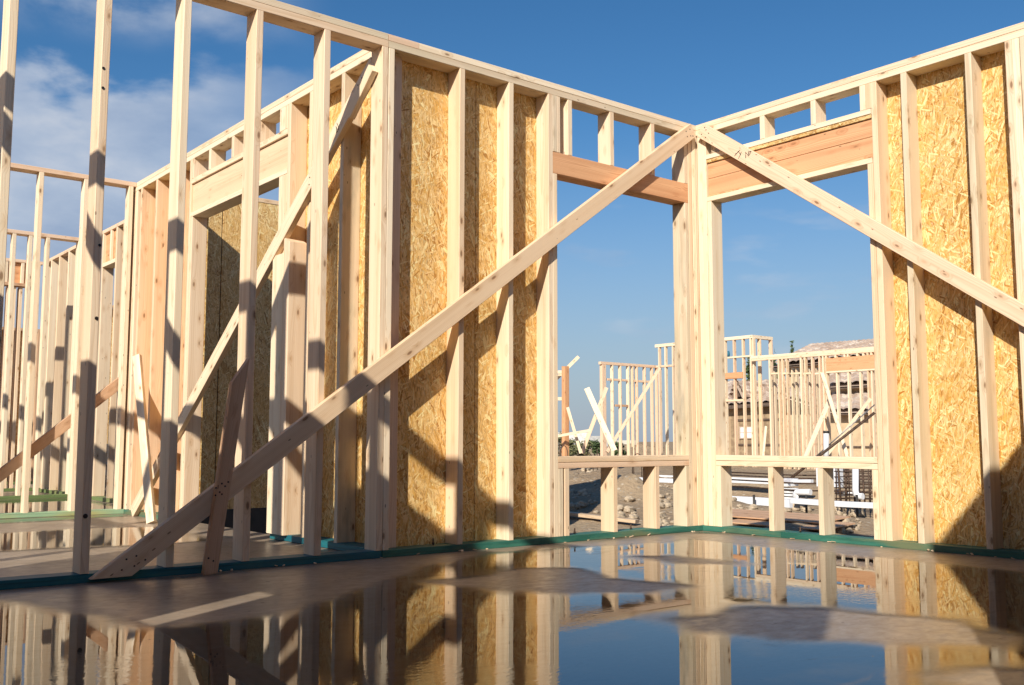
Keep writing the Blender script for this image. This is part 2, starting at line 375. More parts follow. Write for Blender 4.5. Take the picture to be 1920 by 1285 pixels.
# ================================================================ THE FRAME
# ---- open partition on the left, carrying on the line of the sheathed wall
tA = thing('stud_frame', (-3.85, 0, 0), 'open unsheathed stud partition on the left, standing on a dark blue sill plate', 'stud wall', 'walls of the house frame')
board(tA, 'sill_plate', (-5.9, -2.487), (.003, DP), (0, T), BLUEPL)
board(tA, 'top_plate', (-5.9, -2.488), (0, DP), (H-2*T, H-T), SPRUCE, bow=.001)
o = board(tA, 'top_plate', (-5.9, -2.490), (.001, DP-.001), (H-T+.001, H), WEATHERED, bow=.001, wane=.01); o['label'] = 'weathered greenish upper top plate'
studwall(tA, 0, 0, [-5.05, -4.69], SPRUCE)
for x, m, wn in ((-4.335, PALE, 0), (-3.957, SPRUCE, 0), (-3.597, PALE, 0), (-3.240, SPRUCE, .022), (-2.870, SPRUCE, 0), (-2.523, SPRUCE, 0)):
    st = board(tA, 'stud', (x, x+SW), (0, DP), (T, H-2*T), m, wane=wn, bow=.004)
    if x == -3.957: hole_st = st

# ---- sheathed wall with the window on its right
tB = thing('sheathed_frame', (-1.25, 0, 0), 'stud wall left of the corner, strand board behind its left half, window at right', 'stud wall', 'walls of the house frame')
board(tB, 'sill_plate', (-2.484, -1.42), (0, DP), (0, T), GREENPL)
board(tB, 'sill_plate', (-1.418, -.003), (0, DP), (0, T), GREENPL)
board(tB, 'top_plate', (-2.485, -.003), (0, DP), (H-2*T, H-T), WEATHERED, bow=.001)
board(tB, 'top_plate', (-2.486, -2.292), (.001, DP-.001), (H-T+.001, H), PINKISH, bow=0)
board(tB, 'top_plate', (-2.289, -.003), (.001, DP-.001), (H-T+.001, H), PALE, bow=.0015, wane=.008)
for x in (-2.483, -2.014, -1.658, -1.353):
    board(tB, 'stud', (x, x+SW), (0, DP), (T, H-2*T), random.choice([SPRUCE, PALE]), bow=.003)
board(tB, 'stud', (-2.444, -2.352), (.077, DP-.001), (T, H-2*T), PINKISH)
board(tB, 'trimmer_stud', (-1.316, -1.281), (.001, DP), (T, 2.207), PALE)
board(tB, 'trimmer_stud', (-.124, -.090), (.001, DP), (T, 2.207), WEATHERED)
for x in (-.088, -.045): board(tB, 'stud', (x, x+SW+(.005 if x > -.05 else 0)), (0, DP), (T, H-2*T), SPRUCE if x < -.05 else PALE)
board(tB, 'header', (-1.316, -.090), (.002, DP), (2.208, 2.342), FIR, bow=.001)
for x, m in ((-1.316, WEATHERED), (-1.285, SPRUCE), (-1.191, PALE), (-.829, SPRUCE), (-.450, SPRUCE), (-.124, WEATHERED)):
    board(tB, 'cripple_stud', (x, x+(.030 if x < -1.2 else SW)), (0 if x < -1.3 else .002, DP), (2.344, H-2*T), m)
board(tB, 'window_sill', (-1.280, -.125), (0, DP), (.468, .503), SPRUCE, bow=.001)
board(tB, 'window_sill', (-1.280, -.125), (.001, DP), (.433, .466), PINKISH, bow=.001)
for x, m in ((-1.279, WEATHERED), (-1.231, SPRUCE), (-.829, SPRUCE), (-.450, SPRUCE), (-.160, WEATHERED)):
    board(tB, 'cripple_stud', (x, x+SW-.001), (0, DP), (T, .432), m)
for x0, x1 in ((-2.369, -1.815), (-1.813, -1.320)):
    board(tB, 'strand_board_panel', (x0, x1), (DP+.001, DP+.013), (.002, H-.01), OSB, bow=0)
for x in (-2.13, -1.10, -.62): bolt(tB, x, .06)

# ---- wall right of the corner
tC = thing('sheathed_frame', (0, -2.0, 0), 'stud wall right of the corner, window under a deep orange header, then strand board', 'stud wall', 'walls of the house frame')
board(tC, 'sill_plate', (0, DP), (-.62, DP), (0, T), GREENPL)
board(tC, 'sill_plate', (0, DP), (-4.1, -.622), (0, T), GREENPL)
board(tC, 'top_plate', (0, DP), (-4.1, DP), (H-2*T, H-T), PALE, bow=.001)
board(tC, 'top_plate', (.001, DP-.001), (-4.1, DP), (H-T+.001, H), SPRUCE, bow=.001)
for y, m in ((-.046, PALE), (-.085, PALE)): board(tC, 'stud', (0, DP), (y, y+SW), (T, H-2*T), m)
board(tC, 'stud', (.004, DP), (.004, DP-.003), (T, H-2*T), SPRUCE)
board(tC, 'trimmer_stud', (0, DP), (-.121, -.087), (T, 2.213), PALE)
board(tC, 'header_plate', (0, DP), (-1.327, -.088), (2.214, 2.246), PALE, bow=.001)
o = board(tC, 'header', (.016, DP), (-1.327, -.089), (2.376, 2.482), FIR, bow=0)
o = board(tC, 'header', (.017, DP), (-1.327, -.089), (2.248, 2.374), FIR, bow=0)
board(tC, 'header_rim', (-.001, DP), (-1.327, -.086), (2.509, 2.541), PALE, bow=.001, wane=.006)
o = board(tC, 'header_rim', (.004, DP-.004), (-1.327, -.088), (2.484, 2.508), OSB2, bow=0); o['label'] = 'brown strand board strip for the shaded underside of the rim'  # brown strip stands in for the rim's shadowed underside
for y, m in ((-.165, WEATHERED), (-.572, PALE), (-.955, SPRUCE), (-1.294, PALE), (-1.331, SPRUCE)):
    board(tC, 'cripple_stud', (0, DP), (y, y+SW), (2.543, H-2*T), m)
board(tC, 'trimmer_stud', (.001, DP), (-1.328, -1.293), (T, 2.213), SPRUCE)
for y, m in ((-1.367, SPRUCE), (-1.556, WEATHERED), (-1.932, WEATHERED), (-2.150, SPRUCE), (-2.187, PALE), (-2.245, WEATHERED), (-2.62, SPRUCE), (-2.99, PALE), (-3.36, SPRUCE), (-3.73, SPRUCE), (-4.08, SPRUCE)):
    board(tC, 'stud', (0, DP), (y, y+(SW if y != -2.245 else .056)), (T, H-2*T), m, bow=.004)
board(tC, 'window_sill', (0, DP), (-1.291, -.122), (.468, .503), PALE, bow=.001)
board(tC, 'window_sill', (.001, DP), (-1.291, -.122), (.433, .466), PALE, bow=.001)
for y, m in ((-.158, PALE), (-.570, SPRUCE), (-.930, WEATHERED), (-1.290, PALE)):
    o = board(tC, 'cripple_stud', (0, DP), (y, y+SW), (T, .432), m, wane=.012 if y == -.930 else 0)
    if y == -.930: o['label'] = 'bark edged cripple stud with dark stain'
for y0, y1 in ((-2.53, -1.345), (-3.75, -2.532), (-4.1, -3.752)):
    board(tC, 'strand_board_panel', (DP+.001, DP+.013), (y0, y1), (.002, H-.01), OSB, bow=0)
bolt(tC, .06, -.72)

# ---- wall running away from the junction, with the wide door opening
XC = -2.486
tD = thing('sheathed_frame', (XC, 2.0, 0), 'stud wall running away from the middle junction, wide door opening under a laminated header', 'stud wall', 'walls of the house frame')
board(tD, 'sill_plate', (XC, XC+DP), (DP+.002, 1.295), (0, T), BLUEPL)
board(tD, 'sill_plate', (XC, XC+DP), (2.715, 4.115), (0, T), GREENPL)
board(tD, 'top_plate', (XC, XC+DP), (DP+.002, 4.115), (H-2*T, H-T), PALE, bow=.001)
board(tD, 'top_plate', (XC+.001, XC+DP-.001), (DP+.002, 4.115), (H-T+.001, H), SPRUCE, bow=.001)
for y, m in ((.118, SPRUCE), (.47, WEATHERED), (.86, SPRUCE), (1.140, SPRUCE), (2.760, SPRUCE), (3.10, PINKISH), (3.49, PEACH), (3.845, PEACH), (3.955, PALE), (4.0, SPRUCE), (4.07, SPRUCE)):
    board(tD, 'stud', (XC, XC+DP), (y, y+SW), (T, H-2*T), m, bow=.003)
for y in (1.178, 1.216, 1.254): board(tD, 'trimmer_stud', (XC+.001, XC+DP), (y, y+SW), (T, 2.252), SPRUCE if y < 1.25 else PALE)
board(tD, 'trimmer_stud', (XC+.001, XC+DP), (2.722, 2.758), (T, 2.252), SPRUCE)
board(tD, 'header_plate', (XC, XC+DP), (1.178, 2.758), (2.253, 2.288), PALE, bow=.001, wane=.004)
board(tD, 'header', (XC+.014, XC+DP), (1.178, 2.758), (2.290, 2.503), LAMINATE, bow=0)
board(tD, 'header_rim', (XC-.001, XC+DP), (1.178, 2.758), (2.505, 2.543), SPRUCE, bow=.001, wane=.022)
for y in (1.185, 1.222, 1.259, 1.585, 2.005, 2.405, 2.722):
    board(tD, 'cripple_stud', (XC, XC+DP), (y, y+SW), (2.545, H-2*T), random.choice([SPRUCE, PALE]))
board(tD, 'strand_board_panel', (XC+DP+.001, XC+DP+.013), (DP+.016, 1.29), (.0, H-.01), OSB, bow=0)
board(tD, 'strand_board_panel', (XC+DP+.001, XC+DP+.013), (2.724, 3.84), (.0, H-.01), OSB, bow=0)
o = board(tD, 'short_post', (XC-.030, XC+.086), (1.060, 1.137), (T, 1.82), SPRUCE, bow=0); o['label'] = 'short post that stops below head height'
o.data.transform(Matrix.Identity(4))
for v in o.data.vertices:
    if v.co.z > 1.7: v.co.z += v.co.y*.5
board(tD, 'short_post', (XC-.030, XC+.0), (1.139, 1.285), (T, 1.74), PALE, bow=0)

# ---- strand board wall outside the door opening
tE = thing('strand_board_screen', (-1.3, 3.9, 0), 'blank strand board outer wall seen through the wide door opening, diagonal shadow across it', 'wall')
for i, (x0, x1) in enumerate(((-2.355, -2.02), (-2.012, -1.786), (-1.778, -1.602), (-1.594, -.9), (-.892, .4), (.408, 1.95))):
    board(tE, 'strand_board_panel', (x0, x1), (3.85, 3.862), (.01, H-T), OSB2, bow=0)
board(tE, 'top_plate', (-2.36, 1.95), (3.846, 3.965), (H-T+.001, H+.002), SPRUCE, bow=.001)
board(tE, 'backing_stud', (-2.355, 1.95), (3.865, 3.90), (.01, H-T), DARK, bow=0)
board(tE, 'foundation_band', (-2.35, 1.95), (3.845, 3.96), (-.75, .008), DARK, bow=0)

# ---- partition closing the left room
tF = thing('stud_frame', (-3.4, 4.05, 0), 'open partition with few studs across the back of the left room, pale green sill plate', 'stud wall', 'walls of the house frame')
board(tF, 'sill_plate', (-5.3, XC-.002), (4.0, 4.0+DP), (0, T), LIMEPL)
board(tF, 'top_plate', (-5.3, XC-.002), (4.0, 4.0+DP), (H-T, H), PINKISH, bow=.002)
for x in (-4.98, -4.62, -4.26, -3.95, -3.61, -3.25, -2.905, -2.545): board(tF, 'stud', (x, x+SW), (4.0, 4.0+DP*.8), (T, H-T), PALE, bow=.004)

# ---- wall further back on the right hand side of the far rooms
XF = -2.10
tG = thing('stud_frame', (XF, 6.4, 0), 'bare stud wall of many close studs running back into the far rooms at left', 'stud wall', 'walls of the house frame')
board(tG, 'sill_plate', (XF, XF+DP), (4.15, 8.5), (0, T), MOSSPL)
board(tG, 'top_plate', (XF, XF+DP), (4.12, 8.5), (H-T, H), PINKISH, bow=.002)
for y in (4.4, 4.75, 5.10, 5.46, 5.50, 5.72, 6.16, 6.58, 7.00, 7.40, 7.78, 8.12, 8.42): board(tG, 'stud', (XF, XF+DP), (y, y+SW), (T, H-T), random.choice([PALE, SPRUCE]), bow=.004)
board(tG, 'header', (XF+.03, XF+DP), (5.757, 6.159), (2.42, H-T-.002), FIR, bow=0)
board(tG, 'header_plate', (XF, XF+DP), (5.757, 6.159), (2.378, 2.418), PALE, bow=0)
board(tG, 'cripple_stud', (XF, XF+.028), (5.90, 5.936), (2.42, H-T-.003), PALE, bow=0)

tH = thing('stud_frame', (-3.2, 6.75, 0), 'second cross partition behind the first one, top plate against the cloud', 'stud wall', 'walls of the house frame')
board(tH, 'sill_plate', (-5.3, XF-.06), (6.72, 6.72+DP), (0, T), MOSSPL)
board(tH, 'top_plate', (-5.3, XF-.003), (6.72, 6.72+DP), (H-T, H), PINKISH, bow=.002)
for x in (-4.6, -4.25, -3.9, -3.53, -3.22, -2.84, -2.51, -2.19): board(tH, 'stud', (x, x+SW), (6.72, 6.72+DP*.8), (T, H-T), PALE, bow=.004)

for x in (-2.68,): board(tH, 'stud', (x, x+SW), (6.72, 6.72+DP*.8), (T, H-T), PALE, bow=.004)
tP = thing('stud_frame', (-1.6, 10.6, 0), 'shaded board covered frame closing the view low at the far left edge', 'stud wall', 'walls of the house frame')
board(tP, 'sill_plate', (-2.9, -1.05), (10.6, 10.7), (0, T), MOSSPL)
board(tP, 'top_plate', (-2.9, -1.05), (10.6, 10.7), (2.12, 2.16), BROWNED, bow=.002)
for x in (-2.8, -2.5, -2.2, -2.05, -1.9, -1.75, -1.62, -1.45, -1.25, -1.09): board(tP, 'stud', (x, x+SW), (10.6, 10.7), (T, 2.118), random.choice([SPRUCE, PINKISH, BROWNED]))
board(tP, 'strand_board_panel', (-2.9, -1.05), (10.705, 10.717), (.01, 2.12), OSB2, bow=0)
tI = thing('stud_frame', (-3.0, 8.55, 0), 'rearmost cross partition at far left with an orange header over its doorway', 'stud wall', 'walls of the house frame')
board(tI, 'sill_plate', (-5.3, XF), (8.52, 8.52+DP), (0, T), MOSSPL)
board(tI, 'top_plate', (-5.3, XF), (8.52, 8.52+DP), (H-T, H), PINKISH, bow=.002)
board(tI, 'header_plate', (-3.4, -2.26), (8.49, 8.52+DP), (2.44, 2.478), BROWNED, bow=0)
board(tI, 'header', (-3.4, -2.26), (8.56, 8.52+DP), (2.48, H-T-.002), FIR, bow=0)
for x in (-2.52, -2.34): board(tI, 'cripple_stud', (x, x+SW), (8.522, 8.559), (2.48, H-T-.003), PALE, bow=0)
for x, z in ((-4.6, 0), (-4.2, 0), (-3.8, 0), (-3.44, 0), (-2.25, 0), (-2.16, 0), (-2.6, 2.43), (-2.48, 2.43)):
    board(tI, 'stud', (x, x+SW), (8.52, 8.52+DP), (T, z or H-T), random.choice([PALE, SPRUCE]))
for x in (-3.05, -2.9, -2.78, -2.42, -2.35): board(tI, 'stud', (x, x+SW), (8.52, 8.52+DP), (T, 2.43), SPRUCE)
for z in (1.42, 1.75): board(tI, 'blocking', (-3.4, -2.61), (8.53, 8.60), (z, z+.036), SPRUCE, bow=0)

# ---- the walls beside and behind the camera: they throw the big shadows
tM = thing('sheathed_frame', (-5.3, -2.2, 0), 'partly sheathed stud wall beside the viewpoint that shades the wet floor', 'stud wall', 'walls of the house frame')
XM = -5.265
board(tM, 'sill_plate', (XM-DP, XM), (-4.28, -.002), (0, T), BLUEPL)
board(tM, 'top_plate', (XM-DP, XM), (-4.28, -.003), (H-2*T, H-T), SPRUCE)
board(tM, 'top_plate', (XM-DP, XM), (-4.28, -.003), (H-T+.001, H), SPRUCE)
y = -4.28
while y < -.2:
    board(tM, 'stud', (XM-DP, XM), (y, y+SW), (T, H-2*T), SPRUCE); y += .372
for y0, y1, z1 in ((-4.28, -3.12, 2.46), (-3.118, -1.965, 2.45), (-1.835, -1.36, 2.44), (-1.355, -.03, 1.93), (-1.963, -1.837, .92)):
    board(tM, 'strand_board_panel', (XM-DP-.013, XM-DP-.001), (y0, y1), (.002, z1), OSB, bow=0)
board(tM, 'strand_board_panel', (XM-DP-.013, XM-DP-.001), (-1.963, -1.837), (1.34, 2.45), OSB, bow=0)

slant(tM, 'brace', (XM+.02, -.30, 2.70), (XM+.02, -1.34, 1.90), (1, 0, 0), .095, .036, SPRUCE)
tN = thing('sheathed_frame', (-1.8, -4.05, 0), 'sheathed stud wall behind the viewpoint on the right, closing the wet room', 'stud wall', 'walls of the house frame')
board(tN, 'sill_plate', (-3.88, -.003), (-3.94-DP, -3.94), (0, T), GREENPL)
board(tN, 'top_plate', (-3.88, -.003), (-3.94-DP, -3.94), (H-2*T, H-T), SPRUCE)
board(tN, 'top_plate', (-3.88, -.003), (-3.94-DP, -3.94), (H-T+.001, H), SPRUCE)
x = -3.88
while x < -.1:
    board(tN, 'stud', (x, x+SW), (-3.94-DP, -3.94), (T, H-2*T), SPRUCE); x += .37
for x0, x1 in ((-3.88, -2.53), (-2.528, -1.31), (-1.308, -.003)):
    board(tN, 'strand_board_panel', (x0, x1), (-3.94-DP-.013, -3.94-DP-.001), (.002, H-.01), OSB, bow=0)

tO = thing('stud_frame', (-5.3, 3.0, 0), 'bare stud wall along the far left side of the rear rooms', 'stud wall', 'walls of the house frame')
board(tO, 'sill_plate', (XM-DP, XM), (DP+.003, 8.6), (0, T), BLUEPL)
board(tO, 'top_plate', (XM-DP, XM), (DP+.003, 8.6), (H-2*T, H), SPRUCE)
for y in (.3, 1.4, 2.9, 4.4, 5.9, 7.4, 8.3): board(tO, 'stud', (XM-DP, XM), (y, y+SW), (T, H-2*T), SPRUCE)
for z, y0, y1 in ((1.62, .34, 2.5), (1.2, 3.0, 6.0)): board(tO, 'blocking', (XM-DP+.01, XM-.01), (y0, y1), (z, z+.10), SPRUCE)

# ================================================================ BRACES AND LOOSE BOARDS
def on_a(px, py, y=-.020): return at(px, py, 1, y)
def on_b(px, py, x=-.020): return at(px, py, 0, x)
# long brace across the sheathed wall
p1, p0 = Vector((-.072, -.0215, 2.712)), Vector((-3.84, -.0215, .018))
br = loose('diagonal_brace', p0, p1, (0, -1, 0), .098, .038, SPRUCE, 'long diagonal brace board from the floor at left up to the top of the corner', 'brace', 'diagonal braces', cut0=-1.42, bow=.004)
dA = (p1-p0).normalized(); uA = Vector((-dA.z, 0, dA.x))
nails(br, [p1-dA*a+uA*b_+Vector((0, -.0192, 0)) for a, b_ in ((.03, .02), (.05, -.02), (.075, .025), (.085, -.01), (.03, -.03))], (0, -1, 0))
nails(br, [p0+dA*a+uA*b_+Vector((0, -.0192, 0)) for a, b_ in ((.05, .0), (.09, .025), (.10, -.02), (.13, .01), (.15, -.028))], (0, -1, 0))
nails(br, [on_a(870, y, -.0412) for y in (568, 576, 583, 590)], (0, -1, 0), r=.004)
# brace across the wall right of the corner
q0, q1 = Vector((-.0215, -.072, 2.712)), Vector((-.0215, -3.75, .10))
br2 = loose('diagonal_brace', q0, q1, (-1, 0, 0), .098, .038, PINKISH, 'diagonal brace board falling right from the corner across the orange header', 'brace', 'diagonal braces', cut0=.0, bow=.003)
dB = (q1-q0).normalized(); uB = Vector((0, -dB.z, dB.y))
nails(br2, [q0+dB*a+uB*b_+Vector((-.0192, 0, 0)) for a, b_ in ((.03, .02), (.05, -.02), (.075, .025), (.085, -.01), (.03, -.03))], (-1, 0, 0))
def scribble(parent, c, u, v, nrm, size, seed):
    rr = random.Random(seed); pts = []
    c, u, v, nrm = Vector(c), Vector(u), Vector(v), Vector(nrm)
    for i in range(9):
        a = u*((i/8-.5)*.5+rr.uniform(-.35, .35)) + v*rr.uniform(-.6, .6)
        pts.append(c+a*size+nrm*.0008)
    fine = []
    for i in range(len(pts)-1):
        for k in range(4):
            t_ = k/4; fine.append(pts[i].lerp(pts[i+1], t_))
    fine.append(pts[-1])
    tube('ink_scribble', fine, .0016, INK, parent, sides=4)
for d_, s_ in ((.40, 3), (.47, 5)):
    c = q0+dB*d_+uB*(.012 if s_ == 3 else -.02)+Vector((-.0192, 0, 0)); scribble(br2, c, dB, uB, (-1, 0, 0), .055, s_)
# brace on the door wall
r0, r1 = Vector((XC-.0215, .10, 2.63)), Vector((XC-.0215, 3.70, .03))
br3 = loose('diagonal_brace', r0, r1, (-1, 0, 0), .098, .038, SPRUCE, 'diagonal brace board crossing the wide door opening of the wall running back', 'brace', 'diagonal braces', bow=.003)
dC = (r1-r0).normalized(); uC = Vector((0, -dC.z, dC.y))
scribble(br3, r0+dC*.47+Vector((-.0192, 0, 0)), dC, uC, (-1, 0, 0), .05, 8)
nails(br3, [r0+dC*a+uC*b_+Vector((-.0192, 0, 0)) for a, b_ in ((.12, .02), (.14, -.02), (.17, .02), (.85, .01), (.88, -.02))], (-1, 0, 0))
blk0 = Vector((XC-.062, .055, 2.60)); blk1 = blk0+Vector((0, .235, -.235*.86))
loose('brace_block', blk0+Vector((0, .0, -.02)), blk1+Vector((0, 0, -.02)), (-1, 0, 0), .06, .036, PALE, 'short pale block nailed on the head of the door wall brace', 'block', bow=0)
# leaning dark board in front of the partition
lean = [at(383, 1079, 1, -.080), at(408, 1075, 1, -.080), at(468, 672, 1, -.080), at(436, 717, 1, -.080)]
vv = [v.copy() for v in lean]+[v+Vector((0, .036, 0)) for v in lean]
c0 = lean[0].copy(); vv = [v-c0 for v in vv]
axis = ((lean[2]+lean[3])/2-(lean[0]+lean[1])/2).normalized()
Mr = axis.to_track_quat('Z', 'Y').to_matrix()
me = bpy.data.meshes.new('leaning_board'); me.from_pydata([Mr.inverted() @ v for v in vv], [], [(0, 1, 2, 3), (7, 6, 5, 4), (0, 4, 5, 1), (1, 5, 6, 2), (2, 6, 7, 3), (3, 7, 4, 0)]); me.update()
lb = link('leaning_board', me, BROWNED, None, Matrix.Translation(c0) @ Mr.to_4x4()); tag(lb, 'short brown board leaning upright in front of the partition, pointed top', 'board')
nails(lb, [at(x, y, 1, -.0802) for x, y in ((405, 915), (416, 907), (422, 912), (412, 923), (428, 904), (404, 929), (416, 927), (391, 1047), (400, 1052))], (0, -1, 0))
# short board propped against the far corner of the door wall
a0 = at(284, 981, 2, .004); a1 = at(257, 668, 0, XC-.062)
loose('propped_board', a0+Vector((-.0, .0, 0)), a1, (-.75, -.66, 0), .064, .036, SPRUCE, 'slim board propped steeply against the far end of the door wall', 'board', bow=.001)
# brace on the far wall
g0, g1 = at(-60, 938, 1, 4.137), at(236, 709, 1, 4.137)
loose('diagonal_brace', g0, g1, (0, -1, 0), .085, .036, BROWNED, 'brownish low brace board across the back of the few-studded partition at far left', 'brace', 'diagonal braces')
# grade stamps on two far studs and a rough ring mark
def stamp(parent, c, u, nrm, s):
    c, u, nrm = Vector(c), Vector(u), Vector(nrm); v = Vector((0, 0, 1)); c = c+nrm*.0008
    tube('grade_stamp', [c-u*s-v*s, c+u*s-v*s, c+u*s+v*s, c-u*s+v*s], .0022, INK, parent, sides=4, closed=True, smooth_=False)
    tube('grade_stamp', [c-u*s*.4, c+v*s*.2, c+u*s*.5+v*s*.5], .002, INK, parent, sides=4, smooth_=False)
stamp(tG, (-2.045, 6.58, .80), (1, 0, 0), (0, -1, 0), .028)
stamp(tG, (-2.045, 5.46, .76), (1, 0, 0), (0, -1, 0), .030)
# drilled holes in the nearest partition stud
for (px, py, r) in ((194, 128, .0065), (193, 165, .0065), (187, 460, .0065), (181, 597, .008), (160, 968, .010)):
    c = at(px, py, 1, -.001)
    h = tube('drilled_hole', [c, c+Vector((0, -.0012, 0))], r, STEEL2, hole_st, sides=12)

# ================================================================ SLAB, WATER, GROUND
def concrete():
    m, n, l, new, b, out = material('damp_concrete')
    oc = new('ShaderNodeTexCoord').outputs['Object']
    st = new('ShaderNodeVectorMath', {0: oc, 1: (1.0, 1.6, 1)}, operation='MULTIPLY').outputs[0]
    a = new('ShaderNodeTexNoise', {'Vector': st, 'Scale': 1.3, 'Detail': 8.0, 'Roughness': .6, 'Distortion': .6}).outputs[0]
    f = new('ShaderNodeTexNoise', {'Vector': oc, 'Scale': 60.0, 'Detail': 4.0}).outputs[0]
    sw = new('ShaderNodeTexNoise', {'Vector': st, 'Scale': 5.0, 'Detail': 4.0, 'Distortion': 2.2}).outputs[0]
    c = mixc(new, smooth(new, a, .32, .68), (.31, .245, .18), (.20, .155, .112))
    c = mixc(new, mth(new, 'MULTIPLY', smooth(new, sw, .46, .66), .32), c, (.34, .285, .235))
    c = mixc(new, mth(new, 'MULTIPLY', smooth(new, f, .55, .8), .3), c, (.14, .11, .085))
    v = new('ShaderNodeTexVoronoi', {'Vector': oc, 'Scale': 16.0}, feature='F1')
    k = new('ShaderNodeSeparateColor', {0: v.outputs['Color']}).outputs
    sp = mth(new, 'MULTIPLY', mth(new, 'LESS_THAN', v.outputs['Distance'], mth(new, 'MULTIPLY', k[1], .16)), mth(new, 'GREATER_THAN', k[0], .66))
    c = mixc(new, mth(new, 'MULTIPLY', sp, .85), c, (.05, .03, .018))
    md = new('ShaderNodeTexNoise', {'Vector': st, 'Scale': 15.0, 'Detail': 6.0, 'Roughness': .7, 'Distortion': .5}).outputs[0]
    c = mixc(new, mth(new, 'MULTIPLY', smooth(new, md, .50, .72), .12), c, (.11, .082, .06))
    c = mixc(new, mth(new, 'MULTIPLY', smooth(new, md, .42, .28), .10), c, (.42, .36, .295))
    rg = mth(new, 'MULTIPLY_ADD', smooth(new, md, .3, .7), .16, .30)
    setp(l, b, Base_Color=c, Roughness=rg, Normal=new('ShaderNodeBump', {'Strength': .10, 'Distance': .003, 'Height': mth(new, 'ADD', mth(new, 'MULTIPLY', f, .3), sw)}).outputs[0])
    return m
CONC = concrete()
pl = [(-9, -9), (.128, -9), (.128, .128), (-2.357, .128), (-2.357, 4.2), (-1.97, 4.2), (-1.97, 8.75), (-9, 8.75)]
me = bpy.data.meshes.new('concrete_slab'); n_ = len(pl)
me.from_pydata([(x, y, 0) for x, y in pl]+[(x, y, -.32) for x, y in pl], [], [tuple(range(n_)), tuple(range(2*n_-1, n_-1, -1))]+[(i, n_+i, n_+(i+1) % n_, (i+1) % n_) for i in range(n_)])
me.update(); tag(link('concrete_slab', me, CONC), kind='structure')

def water_mat():
    m, n, l, new, b, out = material('rain_water'); n.remove(b)
    oc = new('ShaderNodeTexCoord').outputs['Object']
    dep = new('ShaderNodeAttribute', attribute_name='film').outputs['Fac']
    fr = new('ShaderNodeFresnel', {'IOR': 1.45}).outputs[0]
    wv = new('ShaderNodeVectorMath', {0: oc, 1: (1.0, 2.6, 1)}, operation='MULTIPLY').outputs[0]
    rp = new('ShaderNodeTexNoise', {'Vector': wv, 'Scale': 24.0, 'Detail': 3.0}).outputs[0]
    big = new('ShaderNodeTexNoise', {'Vector': oc, 'Scale': 1.4, 'Detail': 2.0}).outputs[0]
    hgt = mth(new, 'MULTIPLY', rp, smooth(new, big, .50, .66))
    bmp = new('ShaderNodeBump', {'Strength': .10, 'Distance': .0035, 'Height': hgt}).outputs[0]
    rough = mth(new, 'MULTIPLY_ADD', mth(new, 'SUBTRACT', 1.0, dep, clamp=True), .22, .004)
    gl = new('ShaderNodeBsdfGlossy', {'Color': (1, 1, 1, 1), 'Roughness': rough, 'Normal': bmp})
    silt = new('ShaderNodeTexNoise', {'Vector': wv, 'Scale': 2.2, 'Detail': 7.0, 'Roughness': .65, 'Distortion': 1.2}).outputs[0]
    dust = new('ShaderNodeTexVoronoi', {'Vector': oc, 'Scale': 21.0}, feature='F1'); dk = new('ShaderNodeSeparateColor', {0: dust.outputs['Color']}).outputs
    fleck = mth(new, 'MULTIPLY', mth(new, 'LESS_THAN', dust.outputs['Distance'], mth(new, 'MULTIPLY', dk[1], .10)), mth(new, 'GREATER_THAN', dk[0], .80))
    tint = mixc(new, dep, (1, 1, 1), (.62, .58, .52))
    tr = new('ShaderNodeBsdfTransparent', {'Color': tint})
    fac = mth(new, 'MULTIPLY', fr, smooth(new, dep, .02, .55))
    mx = new('ShaderNodeMixShader', {0: fac, 1: tr.outputs[0], 2: gl.outputs[0]})
    df = new('ShaderNodeBsdfDiffuse', {'Color': (.30, .235, .165, 1)})
    sf = mth(new, 'MAXIMUM', mth(new, 'MULTIPLY', smooth(new, silt, .56, .80), .30), mth(new, 'MULTIPLY', fleck, .8))
    m2 = new('ShaderNodeMixShader', {0: mth(new, 'MULTIPLY', sf, smooth(new, dep, .0, .4)), 1: mx.outputs[0], 2: df.outputs[0]})
    l.new(m2.outputs[0], out.inputs[0])
    return m
WATER = water_mat()
def fl(px, py): p = at(px, py, 2, 0); return (p.x, p.y)
